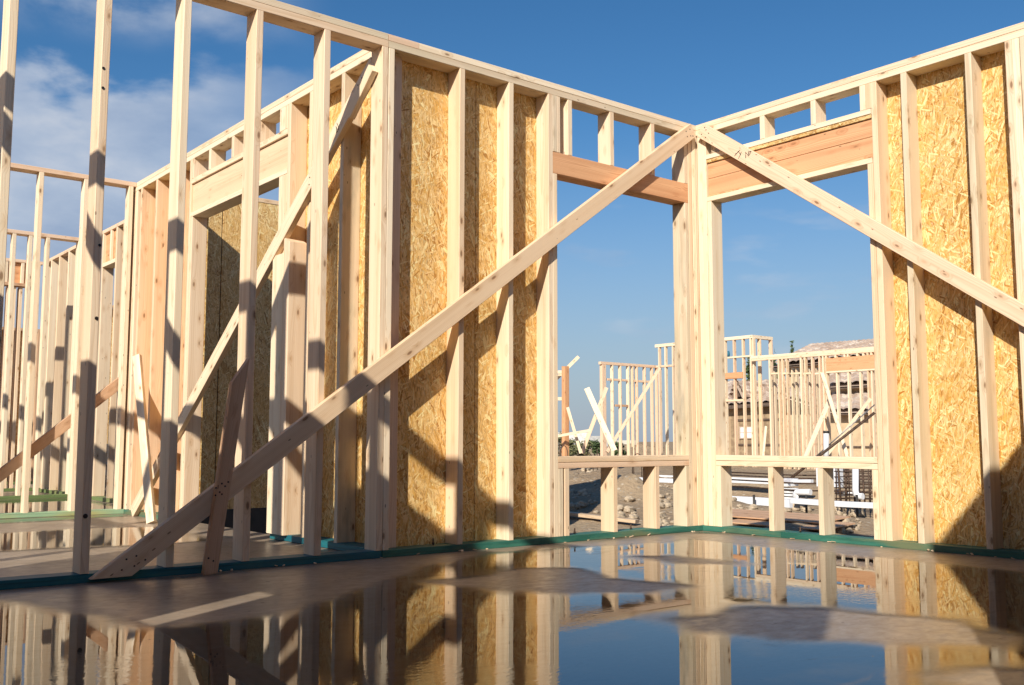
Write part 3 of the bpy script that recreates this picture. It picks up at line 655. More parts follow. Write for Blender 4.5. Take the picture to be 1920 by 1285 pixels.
ISLANDS = [  # damp but uncovered concrete, outlines on the floor
    [fl(*p) for p in ((-150, 1125), (0, 1108), (330, 1088), (722, 1045), (1000, 1024), (1300, 1001), (1330, 1004), (1240, 1016), (1080, 1024), (900, 1037), (760, 1066), (640, 1112), (520, 1140), (420, 1162), (300, 1168), (140, 1140), (0, 1120), (-150, 1135))],
    [fl(*p) for p in ((812, 1092), (900, 1083), (1000, 1070), (1070, 1068), (1110, 1086), (1180, 1092), (1266, 1101), (1200, 1108), (1060, 1110), (960, 1105), (880, 1100))],
    [fl(*p) for p in ((1200, 1045), (1260, 1046), (1352, 1057), (1280, 1055))],
    [fl(*p) for p in ((1288, 1164), (1380, 1150), (1450, 1143), (1530, 1145), (1640, 1156), (1780, 1170), (1860, 1192), (1840, 1206), (1700, 1207), (1600, 1197), (1500, 1196), (1400, 1186), (1340, 1180))],
    [fl(*p) for p in ((1290, 1001), (1450, 1006), (1620, 1024), (1990, 1054), (1990, 1080), (1900, 1068), (1750, 1054), (1600, 1038), (1450, 1024), (1330, 1014))],
    [fl(*p) for p in ((1770, 1275), (1840, 1262), (2020, 1258), (2100, 1330), (1900, 1300))],
    # left room
    [fl(*p) for p in ((-200, 1000), (0, 984), (250, 969), (420, 985), (300, 987), (130, 991), (0, 999), (-200, 1015))],
    [fl(*p) for p in ((-200, 1050), (60, 1034), (240, 1026), (420, 1016), (640, 1022), (700, 1036), (560, 1046), (330, 1075), (0, 1100), (-200, 1115))],
    [fl(*p) for p in ((330, 990), (560, 1000), (700, 1035), (500, 1040), (420, 1014))],
]
def sd_poly(x, y, P):
    d = 1e9; ins = False; n = len(P); j = n-1
    for i in range(n):
        xi, yi = P[i]; xj, yj = P[j]
        ex, ey = xj-xi, yj-yi; wx, wy = x-xi, y-yi
        t_ = max(0, min(1, (wx*ex+wy*ey)/(ex*ex+ey*ey+1e-12)))
        dx, dy = wx-ex*t_, wy-ey*t_; d = min(d, dx*dx+dy*dy)
        if (yi > y) != (yj > y) and x < (xj-xi)*(y-yi)/(yj-yi)+xi: ins = not ins
        j = i
    d = math.sqrt(d); return -d if ins else d
BBS = [(min(p[0] for p in P), max(p[0] for p in P), min(p[1] for p in P), max(p[1] for p in P)) for P in ISLANDS]
def puddle(x0, x1, y0, y1, step, isl, film=1.0):
    nx, ny = int((x1-x0)/step), int((y1-y0)/step); vals = []
    for j in range(ny+1):
        for i in range(nx+1):
            x, y = x0+i*step, y0+j*step
            d = min(.5, x-x0, x1-x, y-y0, y1-y)
            wx = x+.05*noise.noise(Vector((x*4, y*4, 1))); wy = y+.05*noise.noise(Vector((x*4, y*4, 7)))
            for k in isl:
                a, b_, c, e = BBS[k]
                if a-.4 < wx < b_+.4 and c-.4 < wy < e+.4: d = min(d, sd_poly(wx, wy, ISLANDS[k]))
            d += .018*noise.noise(Vector((x*11, y*11, 3)))+.03*noise.noise(Vector((x*3, y*3, 5)))
            vals.append(max(0, min(1, d/.21))*film)
    idx = {}; vv = []; att = []; ff = []
    def vid(i, j):
        k = j*(nx+1)+i
        if k not in idx: idx[k] = len(vv); vv.append((x0+i*step, y0+j*step, .0025)); att.append(vals[k])
        return idx[k]
    for j in range(ny):
        for i in range(nx):
            q = [(i, j), (i+1, j), (i+1, j+1), (i, j+1)]
            if max(vals[b_*(nx+1)+a] for a, b_ in q) > .03: ff.append(tuple(vid(a, b_) for a, b_ in q))
    me = bpy.data.meshes.new('puddle'); me.from_pydata(vv, [], ff); me.update()
    at_ = me.attributes.new('film', 'FLOAT', 'POINT'); at_.data.foreach_set('value', att)
    return tag(link('puddle', me, WATER), kind='structure')
puddle(-5.24, -.012, -4.05, -.012, .03, range(0, 6))
puddle(-5.2, -2.5, .13, 3.98, .035, range(6, 9), .85)
puddle(-5.2, -2.13, 4.13, 6.70, .05, [])

rc = random.Random(11)
for i in range(36):
    if i < 20: x, y = rc.uniform(-3.4, -.1), -rc.uniform(.004, .05)
    elif i < 34: x, y = -rc.uniform(.004, .05), rc.uniform(-2.1, -.1)
    else: x, y = rc.uniform(-2.45, -2.30), rc.uniform(.6, 3.4)
    a_ = rc.uniform(0, 3.14); L_ = rc.uniform(.010, .032)
    o = slant(None, 'wood_chip', (x, y, .005), (x+L_*math.cos(a_), y+L_*math.sin(a_)*.5, .005+rc.uniform(0, .006)), (0, 0, 1), rc.uniform(.006, .014), .004, rc.choice([SPRUCE, ROUGHSAWN, ROUGHSAWN]), bow=0)
    tag(o, 'tiny pale chip of wood lying on the slab beside a sill plate', 'wood chip', 'wood chips along the sill plates')
def ground_mat():
    m, n, l, new, b, out = material('rough_dirt')
    oc = new('ShaderNodeTexCoord').outputs['Object']
    a = new('ShaderNodeTexNoise', {'Vector': oc, 'Scale': .9, 'Detail': 9.0, 'Roughness': .62}).outputs[0]
    f = new('ShaderNodeTexNoise', {'Vector': oc, 'Scale': 14.0, 'Detail': 6.0, 'Roughness': .7}).outputs[0]
    v = new('ShaderNodeTexVoronoi', {'Vector': oc, 'Scale': 13.0}, feature='F1'); k = new('ShaderNodeSeparateColor', {0: v.outputs['Color']}).outputs
    c = mixc(new, smooth(new, a, .3, .7), (.40, .305, .20), (.30, .215, .14))
    c = mixc(new, mth(new, 'MULTIPLY', smooth(new, f, .5, .75), .6), c, (.17, .115, .07))
    c = mixc(new, mth(new, 'MULTIPLY', mth(new, 'LESS_THAN', v.outputs['Distance'], .30), mth(new, 'GREATER_THAN', k[0], .55)), c, mixc(new, k[1], (.48, .40, .30), (.30, .25, .19)))
    hgt = mth(new, 'ADD', f, mth(new, 'MULTIPLY', mth(new, 'SUBTRACT', .5, v.outputs['Distance']), .5))
    setp(l, b, Base_Color=c, Roughness=.92, Normal=new('ShaderNodeBump', {'Strength': .9, 'Distance': .035, 'Height': hgt}).outputs[0])
    b.inputs['Specular IOR Level'].default_value = .15
    return m
GROUND = ground_mat()
MOUNDS = []
def mound(px, py, z, rx, ry, h): p = at(px, py, 2, z); MOUNDS.append((p.x, p.y, rx, ry, h))
mound(1180, 862, -.05, 2.2, 2.4, .50)      # long heap under the loose boards
MOUNDS += [(5.5, 6.7, 1.0, 1.0, .22), (6.6, 7.2, .7, .7, .18), (4.88, 5.53, .36, .42, .26), (3.4, 5.6, .8, .6, .12)]   # rubble outside the window
mound(1465, 962, -.2, .35, .3, .09)
mound(1580, 958, -.2, .9, .3, .10)
TRX0 = at(1500, 931, 2, -.12).x; TRX1 = at(1500, 905, 2, -.06).x
def gz(x, y):
    far = (x-CAM.x)*fw.x+(y-CAM.y)*fw.y
    z = -.42 + .05*noise.noise(Vector((x*.5, y*.5, 0))) + .03*noise.noise(Vector((x*2.1, y*2.1, 4))) + .012*noise.noise(Vector((x*6, y*6, 9)))
    for cx, cy, rx, ry, h in MOUNDS:
        q = ((x-cx)/rx)**2+((y-cy)/ry)**2
        if q < 6: z += h*math.exp(-q*1.2)*(1+.28*noise.noise(Vector((x*3.3, y*3.3, 2)))+.14*noise.noise(Vector((x*9, y*9, 6))))
    u_ = max(0, min(1, (far-11.3)/3.2)); z += .28*u_*u_*(3-2*u_) + .12*max(0, min(1, (far-14)/6))
    if TRX0-.3 < x < TRX1-.2: z -= .20*min(1, (x-TRX0+.3)*3, (TRX1-.2-x)*2)
    if -12 < x < .6 and -12 < y < .6 or (x < -1.4 and y < 9.4 and x > -12 and y > -12): z = min(z, -.35)
    return z
def axis_pts(a, b_, step, far):
    p = [a+i*step for i in range(int((b_-a)/step)+1)]; lo, hi = [], []; s = step; q = a
    while q > -far: s *= 1.5; q -= s; lo.append(q)
    s = step; q = p[-1]
    while q < far: s *= 1.5; q += s; hi.append(q)
    return lo[::-1]+p+hi
gx, gy = axis_pts(-3, 24, .11, 1500), axis_pts(-1, 24, .11, 1500)
vv = [(x, y, gz(x, y)) for y in gy for x in gx]; W_ = len(gx)
ff = [(j*W_+i, j*W_+i+1, (j+1)*W_+i+1, (j+1)*W_+i) for j in range(len(gy)-1) for i in range(W_-1)]
me = bpy.data.meshes.new('ground'); me.from_pydata(vv, [], ff); me.update(); me.polygons.foreach_set('use_smooth', [True]*len(ff))
tag(link('ground', me, GROUND), kind='structure')
def onground(px, py, z0=-.2):
    z = z0
    for _ in range(8): p = at(px, py, 2, z); z = .5*z+.5*gz(p.x, p.y)
    return Vector((p.x, p.y, gz(p.x, p.y)))
#@@PART2
# ================================================================ BEYOND THE WINDOWS
def atd(px, py, d):
    return CAM + (fw + rt*((px-960)/F) - up*((py-642.5)/F))*d
def facewall(t, ax, val, spec, zt, depth=.09, dirn=1):
    """studs of a distant wall; spec = (px centre, py top or None, material)"""
    for px, pt, m in spec:
        c = at(px, 760, ax, val); z1 = zt if pt is None else at(px, pt, ax, val).z
        g = gz(c.x, c.y)-.05; a = (c.x-.018, c.x+.018) if ax == 1 else (c.y-.018, c.y+.018); d = sorted((val, val+dirn*depth))
        if ax == 1: board(t, 'stud', a, d, (g, z1), m, bow=.006)
        else: board(t, 'stud', d, a, (g, z1), m, bow=.006)
HT = 2.6
fx0, fx1 = 12.34, 14.57
f1 = thing('stud_frame', (13.4, 13.7, 0), 'distant stud frame in the left window, its top plate level below the tall box', 'stud wall', 'walls of the neighbouring frame house')
board(f1, 'top_plate', (fx0, fx1), (13.70, 13.79), (HT-.07, HT), PINKISH)
facewall(f1, 1, 13.70, [(p, None, random.choice([SPRUCE, PINKISH, PALE])) for p in (1150, 1165, 1180, 1188, 1196, 1211, 1225, 1234)], HT-.072)
x_ = at(1130, 760, 1, 13.7).x
board(f1, 'post', (x_, x_+.13), (13.70, 13.80), (gz(x_, 13.7)-.05, HT-.072), PINKISH, bow=0)
for (a, b_, py) in ((1140, 1181, 711), (1190, 1222, 714), (1155, 1180, 760)):
    p, q = at(a, py, 1, 13.72), at(b_, py, 1, 13.72); board(f1, 'blocking', (p.x, q.x), (13.715, 13.775), (p.z-.035, p.z+.02), PINKISH if py < 720 else BROWNED, bow=0)
XB = 14.3
zb = at(1410, 628, 0, XB).z
yb0, yb1 = at(1411, 640, 0, XB).y, 13.68
f2 = thing('stud_frame', (XB, 12, 0), 'tall narrow box of studs rising above the neighbouring frame house', 'stud wall', 'walls of the neighbouring frame house')
board(f2, 'top_plate', (XB, XB+.10), (yb0, yb1), (zb-.08, zb), PALE)
board(f2, 'top_plate', (XB+.102, XB+.80), (yb0, yb0+.10), (zb-.08, zb-.001), PALE)
board(f2, 'stud', (XB+.30, XB+.34), (yb0, yb0+.09), (gz(XB, yb0)-.05, zb-.082), SPRUCE)
board(f2, 'stud', (XB+.74, XB+.79), (yb0, yb0+.09), (gz(XB, yb0)-.05, zb-.082), PINKISH)
facewall(f2, 0, XB, [(1236, None, SPRUCE), (1248, None, PALE), (1262, None, SPRUCE), (1300, None, SPRUCE), (1340, None, SPRUCE), (1360, None, PALE), (1377, None, PINKISH), (1394, None, SPRUCE), (1409, None, PALE), (1414, None, SPRUCE)], zb-.082)
for a, b_, py, h, m in ((1230, 1262, 688, .05, PINKISH), (1364, 1412, 671, .04, PALE), (1352, 1393, 706, .15, FIR), (1352, 1393, 752, .05, PALE)):
    p, q = at(a, py, 0, XB-.01), at(b_, py, 0, XB-.01); board(f2, 'header' if m is FIR else 'blocking', (XB-.01-(.01 if m is FIR else 0), XB+.08), (q.y, p.y), (p.z-h/2, p.z+h/2), m, bow=0)
XW = 14.2
f3 = thing('stud_frame', (XW, 8.5, 0), 'distant stud frame in the right window with an orange header at its right', 'stud wall', 'walls of the neighbouring frame house')
board(f3, 'top_plate', (XW, XW+.10), (6.2, yb0-.02), (HT-.045, HT+.02), PALE)
board(f3, 'top_plate', (XW+.002, XW+.10), (6.2, yb0-.02), (HT-.10, HT-.047), SPRUCE)
facewall(f3, 0, XW, [(p, None, random.choice([SPRUCE, PALE, PALE, PINKISH])) for p in (1444, 1461, 1468, 1476, 1503, 1511, 1524, 1538, 1545, 1551)]+[(p, 698, PALE) for p in (1570, 1592, 1614)]+[(1629, None, SPRUCE), (1636, None, SPRUCE), (1660, None, SPRUCE)], HT-.102)
facewall(f3, 0, XW+.35, [(p, 690, WEATHERED) for p in (1452, 1486, 1494, 1518, 1531)], HT-.3)
p, q = at(1549, 684, 0, XW-.01), at(1665, 677, 0, XW-.01)
board(f3, 'header', (XW-.012, XW+.09), (q.y, p.y), (p.z-.15, p.z+.14), FIR, bow=0)
board(f3, 'header_plate', (XW-.016, XW+.09), (q.y, p.y), (p.z-.19, p.z-.152), PALE, bow=0)
for px in (1548, 1566, 1583, 1589, 1607, 1618):
    c = at(px, 670, 0, XW); board(f3, 'cripple_stud', (XW, XW+.09), (c.y-.018, c.y+.018), (p.z+.142, HT-.102), PALE, bow=0)
for a, b_ in ((1444, 1462), (1464, 1478), (1480, 1502), (1504, 1522), (1526, 1545)):
    p, q = at(a, 701, 0, XW), at(b_, 701, 0, XW); board(f3, 'blocking', (XW+.01, XW+.08), (q.y+.02, p.y-.02), (p.z-.02, p.z+.02), PALE, bow=0)

def stick(px0, py0, d0, px1, py1, d1, w, mat, label, name='loose_board', cat='board', t=.04, group=None):
    a, b_ = atd(px0, py0, d0), atd(px1, py1, d1)
    return loose(name, a, b_, -fw, w, t, mat, label, cat, group, bow=.004)
GB = 'loose boards on the dirt heap'
stick(1152, 845, 21.6, 1100, 728, 21.9, .125, PALE, 'whitest loose board leaning left on the dirt heap in the left window')
stick(1091, 850, 22.2, 1137, 727, 22.6, .085, PINKISH, 'pinkish loose board leaning right against the end post of the distant frame')
stick(1138, 848, 23.2, 1237, 690, 24.4, .075, PINKISH, 'slim diagonal brace across the distant stud frame in the left window', 'diagonal_brace', 'brace')
stick(1089, 850, 21.5, 1064, 764, 21.5, .065, PALE, 'narrow pale board leaning beside the lone orange post')
stick(1040, 819, 21.3, 1107, 807, 21.3, .055, PALE, 'level pale rail running past the lone orange post', 'rail', 'rail')
stick(1040, 714, 22.0, 1085, 669, 22.0, .075, PALE, 'pale board sticking out above the lone orange post')
stick(1036, 698, 21.8, 1058, 698, 21.8, .07, PALE, 'short upper rail beside the top of the lone post', 'rail', 'rail')
stick(1036, 748, 21.8, 1058, 748, 21.8, .07, PALE, 'short middle rail beside the lone post', 'rail', 'rail')
a, b_ = atd(1060, 862, 21.6), atd(1060, 687, 21.6)
pp = tag(slant(None, 'orange_post', a, b_, (-1, 0, 0), .115, .115, FIR, bow=.002), 'lone orange wooden post at the left edge of the left window', 'post')
stick(1508, 862, 20.2, 1556, 748, 20.9, .085, SPRUCE, 'board leaning right against the frame under the far orange header', 'loose_board')
stick(1590, 862, 20.0, 1541, 700, 20.9, .075, SPRUCE, 'long board leaning left across the distant frame under the header', 'loose_board')
stick(1548, 856, 19.6, 1632, 748, 20.0, .065, SPRUCE, 'diagonal board near the right jamb of the right window', 'loose_board')
stick(1430, 864, 21.5, 1436, 800, 21.9, .05, PALE, 'short stub board leaning in the distant frame left of the stone house window', 'loose_board')

# ---- steel rods
tag(tube('steel_rod', [at(1452, 921, 0, 8.2), at(1640, 774, 0, 8.9)], .022, RUST), 'long brown steel rod slanting up across the right window', 'rod')
tag(tube('steel_rod', [at(1530, 856, 0, 9.3), at(1640, 759, 0, 9.9)], .010, STEEL), 'thin grey rod above the brown one in the right window', 'rod')
for i, (px, lab) in enumerate(((1058, 'wire hoop in front of the lone orange post'), (1105, 'wire hoop in the middle of the left window just above the sill'), (1196, 'wire hoop at the right of the left window by the corner post'))):
    c = onground(px, 905); w = .10; tops = at(px, 836 if i == 0 else 851, 0, c.x).z-c.z
    pts = [c+Vector((0, w, -.05)), c+Vector((0, w, tops*.8))]+[c+Vector((0, w*math.cos(k*math.pi/8), tops*.8+tops*.2*math.sin(k*math.pi/8))) for k in range(1, 8)]+[c+Vector((0, -w, tops*.8)), c+Vector((0, -w, -.05))]
    tag(tube('wire_hoop', pts, .008, RUST), lab, 'wire', 'wire hoops in the trench')
for px, py, lab in ((1097, 826, 'thin upright steel stake standing left of the whitest loose board'), (1186, 838, 'thin upright stake right of the whitest loose board'), (1120, 842, 'short thin stake on the middle of the dirt heap')):
    c = onground(px, 897); tag(tube('steel_stake', [c-Vector((0, 0, .05)), Vector((c.x, c.y, at(px, py, 0, c.x).z))], .009, RUST), lab, 'stake', 'thin steel stakes')

# ---- footing trench of the next house: white form boards, bars, pipes
def strip(px0, px1, pyt, pyb, xv, label):
    a, b_ = at(px0, pyt, 0, xv), at(px1, pyt+(px1-px0)*.035, 0, xv); lo = at(px0, pyb, 0, xv)
    z1 = (a.z+b_.z)/2
    o = board(None, 'form_board', (xv, xv+.07), (b_.y, a.y), (z1-abs(a.z-lo.z), z1), WHITE, bow=.01)
    return tag(o, label, 'form board', 'white footing form boards')
strip(1058, 1122, 887, 897.5, TRX1, 'white form board at far side of the trench, left window, left end')
strip(1058, 1098, 899, 910, TRX1-.9, 'lower white form board behind the rubble at the left end of the left window')
strip(1140, 1300, 888, 897.5, TRX1+.3, 'long white form board crossing the middle of the left window below the sill')
strip(1166, 1302, 894.5, 902, TRX1-1.0, 'thin second white board under the long one in the left window')
strip(1344, 1456, 894, 904, TRX1-.7, 'white form board at far side of the trench in the right window')
strip(1450, 1520, 897, 904, TRX1-.9, 'white form board behind the plastic box in the right window')
strip(1530, 1575, 876, 912, TRX1-1.6, 'tall white board behind the rebar cage')
strip(1356, 1480, 932, 946, TRX0, 'near white form board of the trench, half in shade, left part')
strip(1482, 1650, 936, 946, TRX0-.3, 'near white form board of the trench, right part behind dark dirt')
for px, lab in ((1414, 'dark steel stake against the near white form board'), (1512, 'dark stake where the near form boards meet'), (1607, 'short dark stake at the right end of the near form board')):
    c = at(px, 950, 0, TRX0-.12); tag(tube('steel_stake', [Vector((c.x, c.y, gz(c.x, c.y)-.1)), Vector((c.x, c.y, at(px, 928, 0, c.x).z))], .016, DARK), lab, 'stake', 'form stakes')
for i, (x_, z_) in enumerate(((TRX0+1.0, -.08), (TRX0+1.0, .02), (TRX0+1.9, .05), (TRX0+2.6, .07))):
    a, b_ = at(1350, 915, 0, x_).y, at(1660, 915, 0, x_).y
    tag(tube('reinforcing_bar', [(x_, a, z_), (x_, (a+b_)/2, z_-.02), (x_, b_, z_+.01)], .011, RUST), 'rusty reinforcing bar lying level along the footing trench', 'rebar', 'level bars in the trench')
cg = at(1602, 940, 0, TRX0+.8)
cage = thing('rebar_cage', (cg.x, cg.y, -.2), 'upright cage of rusty reinforcing bars at the right of the right window', 'rebar cage')
yl, yr = at(1566, 910, 0, cg.x).y, at(1640, 910, 0, cg.x).y; zt, zbm = at(1600, 878, 0, cg.x).z, -.30
for k in range(9):
    for dx in (0, .35):
        yy = yl+(yr-yl)*(k+random.uniform(-.15, .15))/8; tube('vertical_bar', [(cg.x+dx, yy, zbm), (cg.x+dx+random.uniform(-.02, .02), yy+random.uniform(-.03, .03), zt+random.uniform(-.03, .05))], random.choice((.008, .012, .016)), RUST, cage, sides=6)
for k in range(7):
    z_ = zbm+.05+(zt-zbm-.1)*k/6; tube('tie_hoop', [(cg.x-.01, yl, z_), (cg.x-.01, yr, z_+random.uniform(-.02, .02)), (cg.x+.36, yr, z_), (cg.x+.36, yl, z_)], .007, RUST, cage, sides=6, closed=True)
def pipe(pix, xv, r, label):
    return tag(tube('plastic_pipe', [at(px, py, 0, xv) for px, py in pix], r, PVC, sides=12), label, 'pipe', 'white drain pipes')
xp = TRX0+1.6
pipe([(1604, 874), (1604, 920), (1605.5, 927), (1610, 931), (1618, 931)], TRX0+.5, .042, 'white pipe bent like a hook in front of the rebar cage')
pipe([(1569, 918), (1570, 924), (1576, 926.5), (1600, 925)], TRX0+1.1, .035, 'low white pipe bent along the foot of the rebar cage')
pipe([(1492, 942), (1492, 926), (1494, 923.5), (1498, 923), (1520, 923)], TRX0+.6, .042, 'white elbow pipe right of the plastic box')
pipe([(1549, 868), (1549, 838), (1549, 812)], TRX1+.6, .045, 'tall white riser pipe with dark cap standing before the far frame')
tag(tube('pipe_cap', [at(1549, 812.5, 0, TRX1+.6), at(1549, 808, 0, TRX1+.6)], .05, DARK), 'dark cap on the tall white riser pipe', 'cap')
bx_ = thing('utility_box', at(1472, 925, 0, xp), 'white plastic utility box with pipe collars in the trench', 'utility box')
p, q = at(1460, 897, 0, xp), at(1486, 912, 0, xp)
board(bx_, 'casing', (xp-.12, xp+.15), (q.y, p.y), (q.z, p.z), PVC, bow=0)
p, q = at(1464.5, 899, 0, xp-.124), at(1481, 907, 0, xp-.124)
board(bx_, 'lid', (xp-.127, xp-.121), (q.y, p.y), (q.z, p.z), make_plain('pale_grey_lid', (.5, .5, .56), .5), bow=0)
for i, (py, r) in enumerate(((915, .15), (920, .13), (926, .115), (932, .10))):
    a, b_ = at(1478, py, 0, xp), at(1478, py+4.2, 0, xp); tube('pipe_collar', [a, b_], r, PVC, bx_, sides=16)

# ---- rocks, planks and scraps on the dirt
def rock(px, py, s, label, group='rocks on the dirt', z0=-.2, mat=None):
    c = onground(px, py, z0); rr = random.Random(int(px*13+py)); o3 = Vector((rr.uniform(0, 90), rr.uniform(0, 90), 0))
    vv, ff = [], []; nu, nv = (14, 9) if s > .06 else (9, 6)
    for j in range(nv+1):
        for i in range(nu):
            th, ph = math.pi*j/nv, 2*math.pi*i/nu
            d = Vector((math.sin(th)*math.cos(ph), math.sin(th)*math.sin(ph), math.cos(th)))
            k = 1+.45*noise.noise(d*1.3+o3)+.22*noise.noise(d*3.1+o3)
            vv.append(Vector((d.x*1.15, d.y, d.z*.72))*k*s)
    for j in range(nv):
        for i in range(nu): ff.append((j*nu+i, j*nu+(i+1) % nu, (j+1)*nu+(i+1) % nu, (j+1)*nu+i))
    me = bpy.data.meshes.new('rock'); me.from_pydata(vv, [], ff); me.update()
    return tag(link('rock', me, mat or ROCKM, None, Matrix.Translation(c+Vector((0, 0, s*.25)))), label, 'rock', group)
for px, py, s, lab in ((1170, 915, .17, 'biggest grey boulder on the rubble between the two middle sill studs'), (1163, 900, .11, 'pale rock on top of the rubble heap by the first sill stud'),
                       (1160, 930, .075, 'white rock at the foot of the grey boulder'), (1112, 905, .12, 'rock on the rubble slope left of the first sill stud'),
                       (1098, 897, .09, 'small rock on the crest of the left rubble heap'), (1463, 951, .075, 'pale rock by the near form board in the right window'),
                       (1494, 955, .12, 'large flat pale rock below the dark dirt ridge'), (1412, 955, .06, 'small pale rock beside the dark stake'), (1235, 908, .05, 'small rock on the sunlit gravel right of the second sill stud')):
    rock(px, py, s, lab)
rr = random.Random(4)
k = 0
for px0, px1, py0, py1, n_ in ((1066, 1118, 896, 945, 46), (1158, 1192, 900, 935, 26), (1228, 1262, 903, 990, 50), (1455, 1515, 946, 962, 18), (1370, 1420, 945, 965, 12), (1556, 1616, 950, 995, 46)):
    for i in range(n_): rock(rr.uniform(px0, px1), rr.uniform(py0, py1), rr.choice((.02, .025, .03, .035, .05, .07)), 'small loose stone lying on the sunlit rubble outside the windows', 'small stones on the rubble')
def plank(px0, py0, px1, py1, w, t, mat, label, name='plank', z0=-.2, lift=.03):
    a, b_ = onground(px0, py0, z0), onground(px1, py1, z0); z = max(a.z, b_.z)+lift
    return loose(name, (a.x, a.y, a.z+lift), (b_.x, b_.y, b_.z+lift), (0, 0, 1), w, t, mat, label, 'plank', bow=.002)
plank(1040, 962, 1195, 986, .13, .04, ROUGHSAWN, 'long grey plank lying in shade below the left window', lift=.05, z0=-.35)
plank(1092, 912, 1106, 906, .10, .06, PALE, 'small sunlit block of wood on the rubble', 'wood_block', lift=.06)
for i, (a, b_, lab) in enumerate((((1372, 966), (1530, 985), 'brown plywood sheet on the ground in the right window, nearer the trench'), ((1400, 985), (1560, 1004), 'second brown plywood sheet overlapping nearer the wall'))):
    p, q = onground(*a), onground(*b_); m_ = (p+q)/2; L = (p-q).length
    o = slant(None, 'plywood_sheet', m_-Vector((0, L/2, -.05-.03*i)), m_+Vector((0, L/2, .05+.03*i)), (-.06, 0, 1), .62, .015, BROWNED, bow=0); tag(o, lab, 'plywood', 'plywood sheets on the ground')
# scraps by the door opening
tag(board(None, 'plank', (-2.33, -2.24), (1.55, 2.55), (-.10, -.06), SPRUCE), 'narrow pale plank just outside the wide door opening', 'plank')
tag(board(None, 'lumber_offcut', (-2.335, -2.22), (1.30, 1.62), (-.058, -.018), LIMEPL, bow=0), 'pale green lumber offcut on the plank outside the door opening', 'offcut')
for (px, py, s, lab) in ((433, 985, .10, 'grey chunk of rubble outside the door opening'), (503, 980, .06, 'brown clod behind the green offcut')): rock(px, py, s, lab, 'rubble outside the door opening', z0=-.15)
p = at(482, 992, 2, -.2); o = slant(None, 'ribbed_panel', (p.x, p.y, -.2), (p.x-.05, p.y+.16, .02), (-.5, -.8, .3), .16, .03, STEEL, bow=0); tag(o, 'small grey panel leaning in the shade outside the door opening', 'panel')

# ---- tile roofed houses
def tile_mat():
    m, n, l, new, b, out = material('clay_roof_tiles')
    oc = new('ShaderNodeTexCoord').outputs['UV']
    v = new('ShaderNodeTexVoronoi', {'Vector': oc, 'Scale': 1.0, 'Randomness': .08}, feature='F1'); k = new('ShaderNodeSeparateColor', {0: v.outputs['Color']}).outputs
    c = ramp(new, k[0], [(.0, (.40, .30, .235)), (.45, (.49, .385, .31)), (.8, (.55, .455, .38)), (1.0, (.64, .56, .48))])
    f = new('ShaderNodeTexNoise', {'Vector': oc, 'Scale': 3.0, 'Detail': 4.0}).outputs[0]
    c = mixc(new, mth(new, 'MULTIPLY', smooth(new, f, .5, .75), .3), c, (.27, .20, .155))
    setp(l, b, Base_Color=c, Roughness=.85)
    return m
TILE = tile_mat()
def roof(parent, eL, eR, rR, rL, wave=.30, amp=.055, name='roof'):
    """barrel tile roof between an eave (eL,eR) and a ridge (rL,rR)"""
    eL, eR, rR, rL = map(Vector, (eL, eR, rR, rL)); L = (eR-eL).length; S = (rL-eL).length
    cols = max(4, int(L/wave))*6; rows = max(2, int(S/.38)); nrm = (eR-eL).cross(rL-eL).normalized(); nrm = nrm if nrm.z > 0 else -nrm
    vv, ff, uv = [], [], []
    for j in range(rows):
        for e in (0, 1):
            fj = (j+e)/rows; lift = .035*(1-e)
            for i in range(cols+1):
                fi = i/cols; p = eL.lerp(eR, fi).lerp(rL.lerp(rR, fi), fj)
                vv.append(p+nrm*(amp*abs(math.sin(math.pi*i/6))+lift)); uv.append((i/6, fj*rows+e*-.01))
    W_ = cols+1
    for r_ in range(rows*2-1):
        for i in range(cols): ff.append((r_*W_+i, r_*W_+i+1, (r_+1)*W_+i+1, (r_+1)*W_+i))
    k = len(vv); vv += [eL-nrm*.10, eR-nrm*.10, rR-nrm*.10, rL-nrm*.10]; uv += [(0, 0)]*4
    ff += [(k, k+1, k+2, k+3)]
    o0 = eL.copy(); me = bpy.data.meshes.new(name); me.from_pydata([v-o0 for v in vv], [], ff); me.update()
    ul = me.uv_layers.new(name='UVMap')
    for lp in me.loops: ul.data[lp.index].uv = uv[lp.vertex_index]
    return link(name, me, TILE, parent, Matrix.Translation(o0))
X3 = 27.0
def P3(px, py, dx=0): return at(px, py, 0, X3+dx)
hs = thing('tile_roofed_house', (X3+3, P3(1570, 800).y, -.1), 'tan stucco house with stacked clay tile roofs behind the neighbouring frame', 'house')
def facade(t, px0, px1, pyt, xv, mat, name='wall', zb_=-.6, dpt=2.5, pyb=None):
    a, b_ = at(px0, pyt, 0, xv), at(px1, pyt, 0, xv); z0 = zb_ if pyb is None else at(px0, pyb, 0, xv).z
    return board(t, name, (xv, xv+dpt), (b_.y, a.y), (z0, (a.z+b_.z)/2), mat, bow=0)
facade(hs, 1474, 1690, 776, X3+.5, STUCCO)
facade(hs, 1478, 1690, 724, X3+1.5, STUCCO, zb_=1.6, dpt=3)
facade(hs, 1474, 1690, 680, X3+2.6, STUCCO, zb_=2.8, dpt=5)
roof(hs, P3(1446, 684, 2.0), P3(1690, 661, 2.0), P3(1690, 633, 6.0), P3(1521, 646, 6.0))
roof(hs, P3(1556, 722, .9), P3(1690, 713, .9), P3(1690, 686, 2.6), P3(1556, 700, 2.6))
roof(hs, P3(1470, 742, .5), P3(1556, 770, .5), P3(1556, 700, 2.5), P3(1505, 700, 2.5))
roof(hs, P3(1553, 770, 0), P3(1690, 768, 0), P3(1690, 732, 1.5), P3(1560, 738, 1.5))
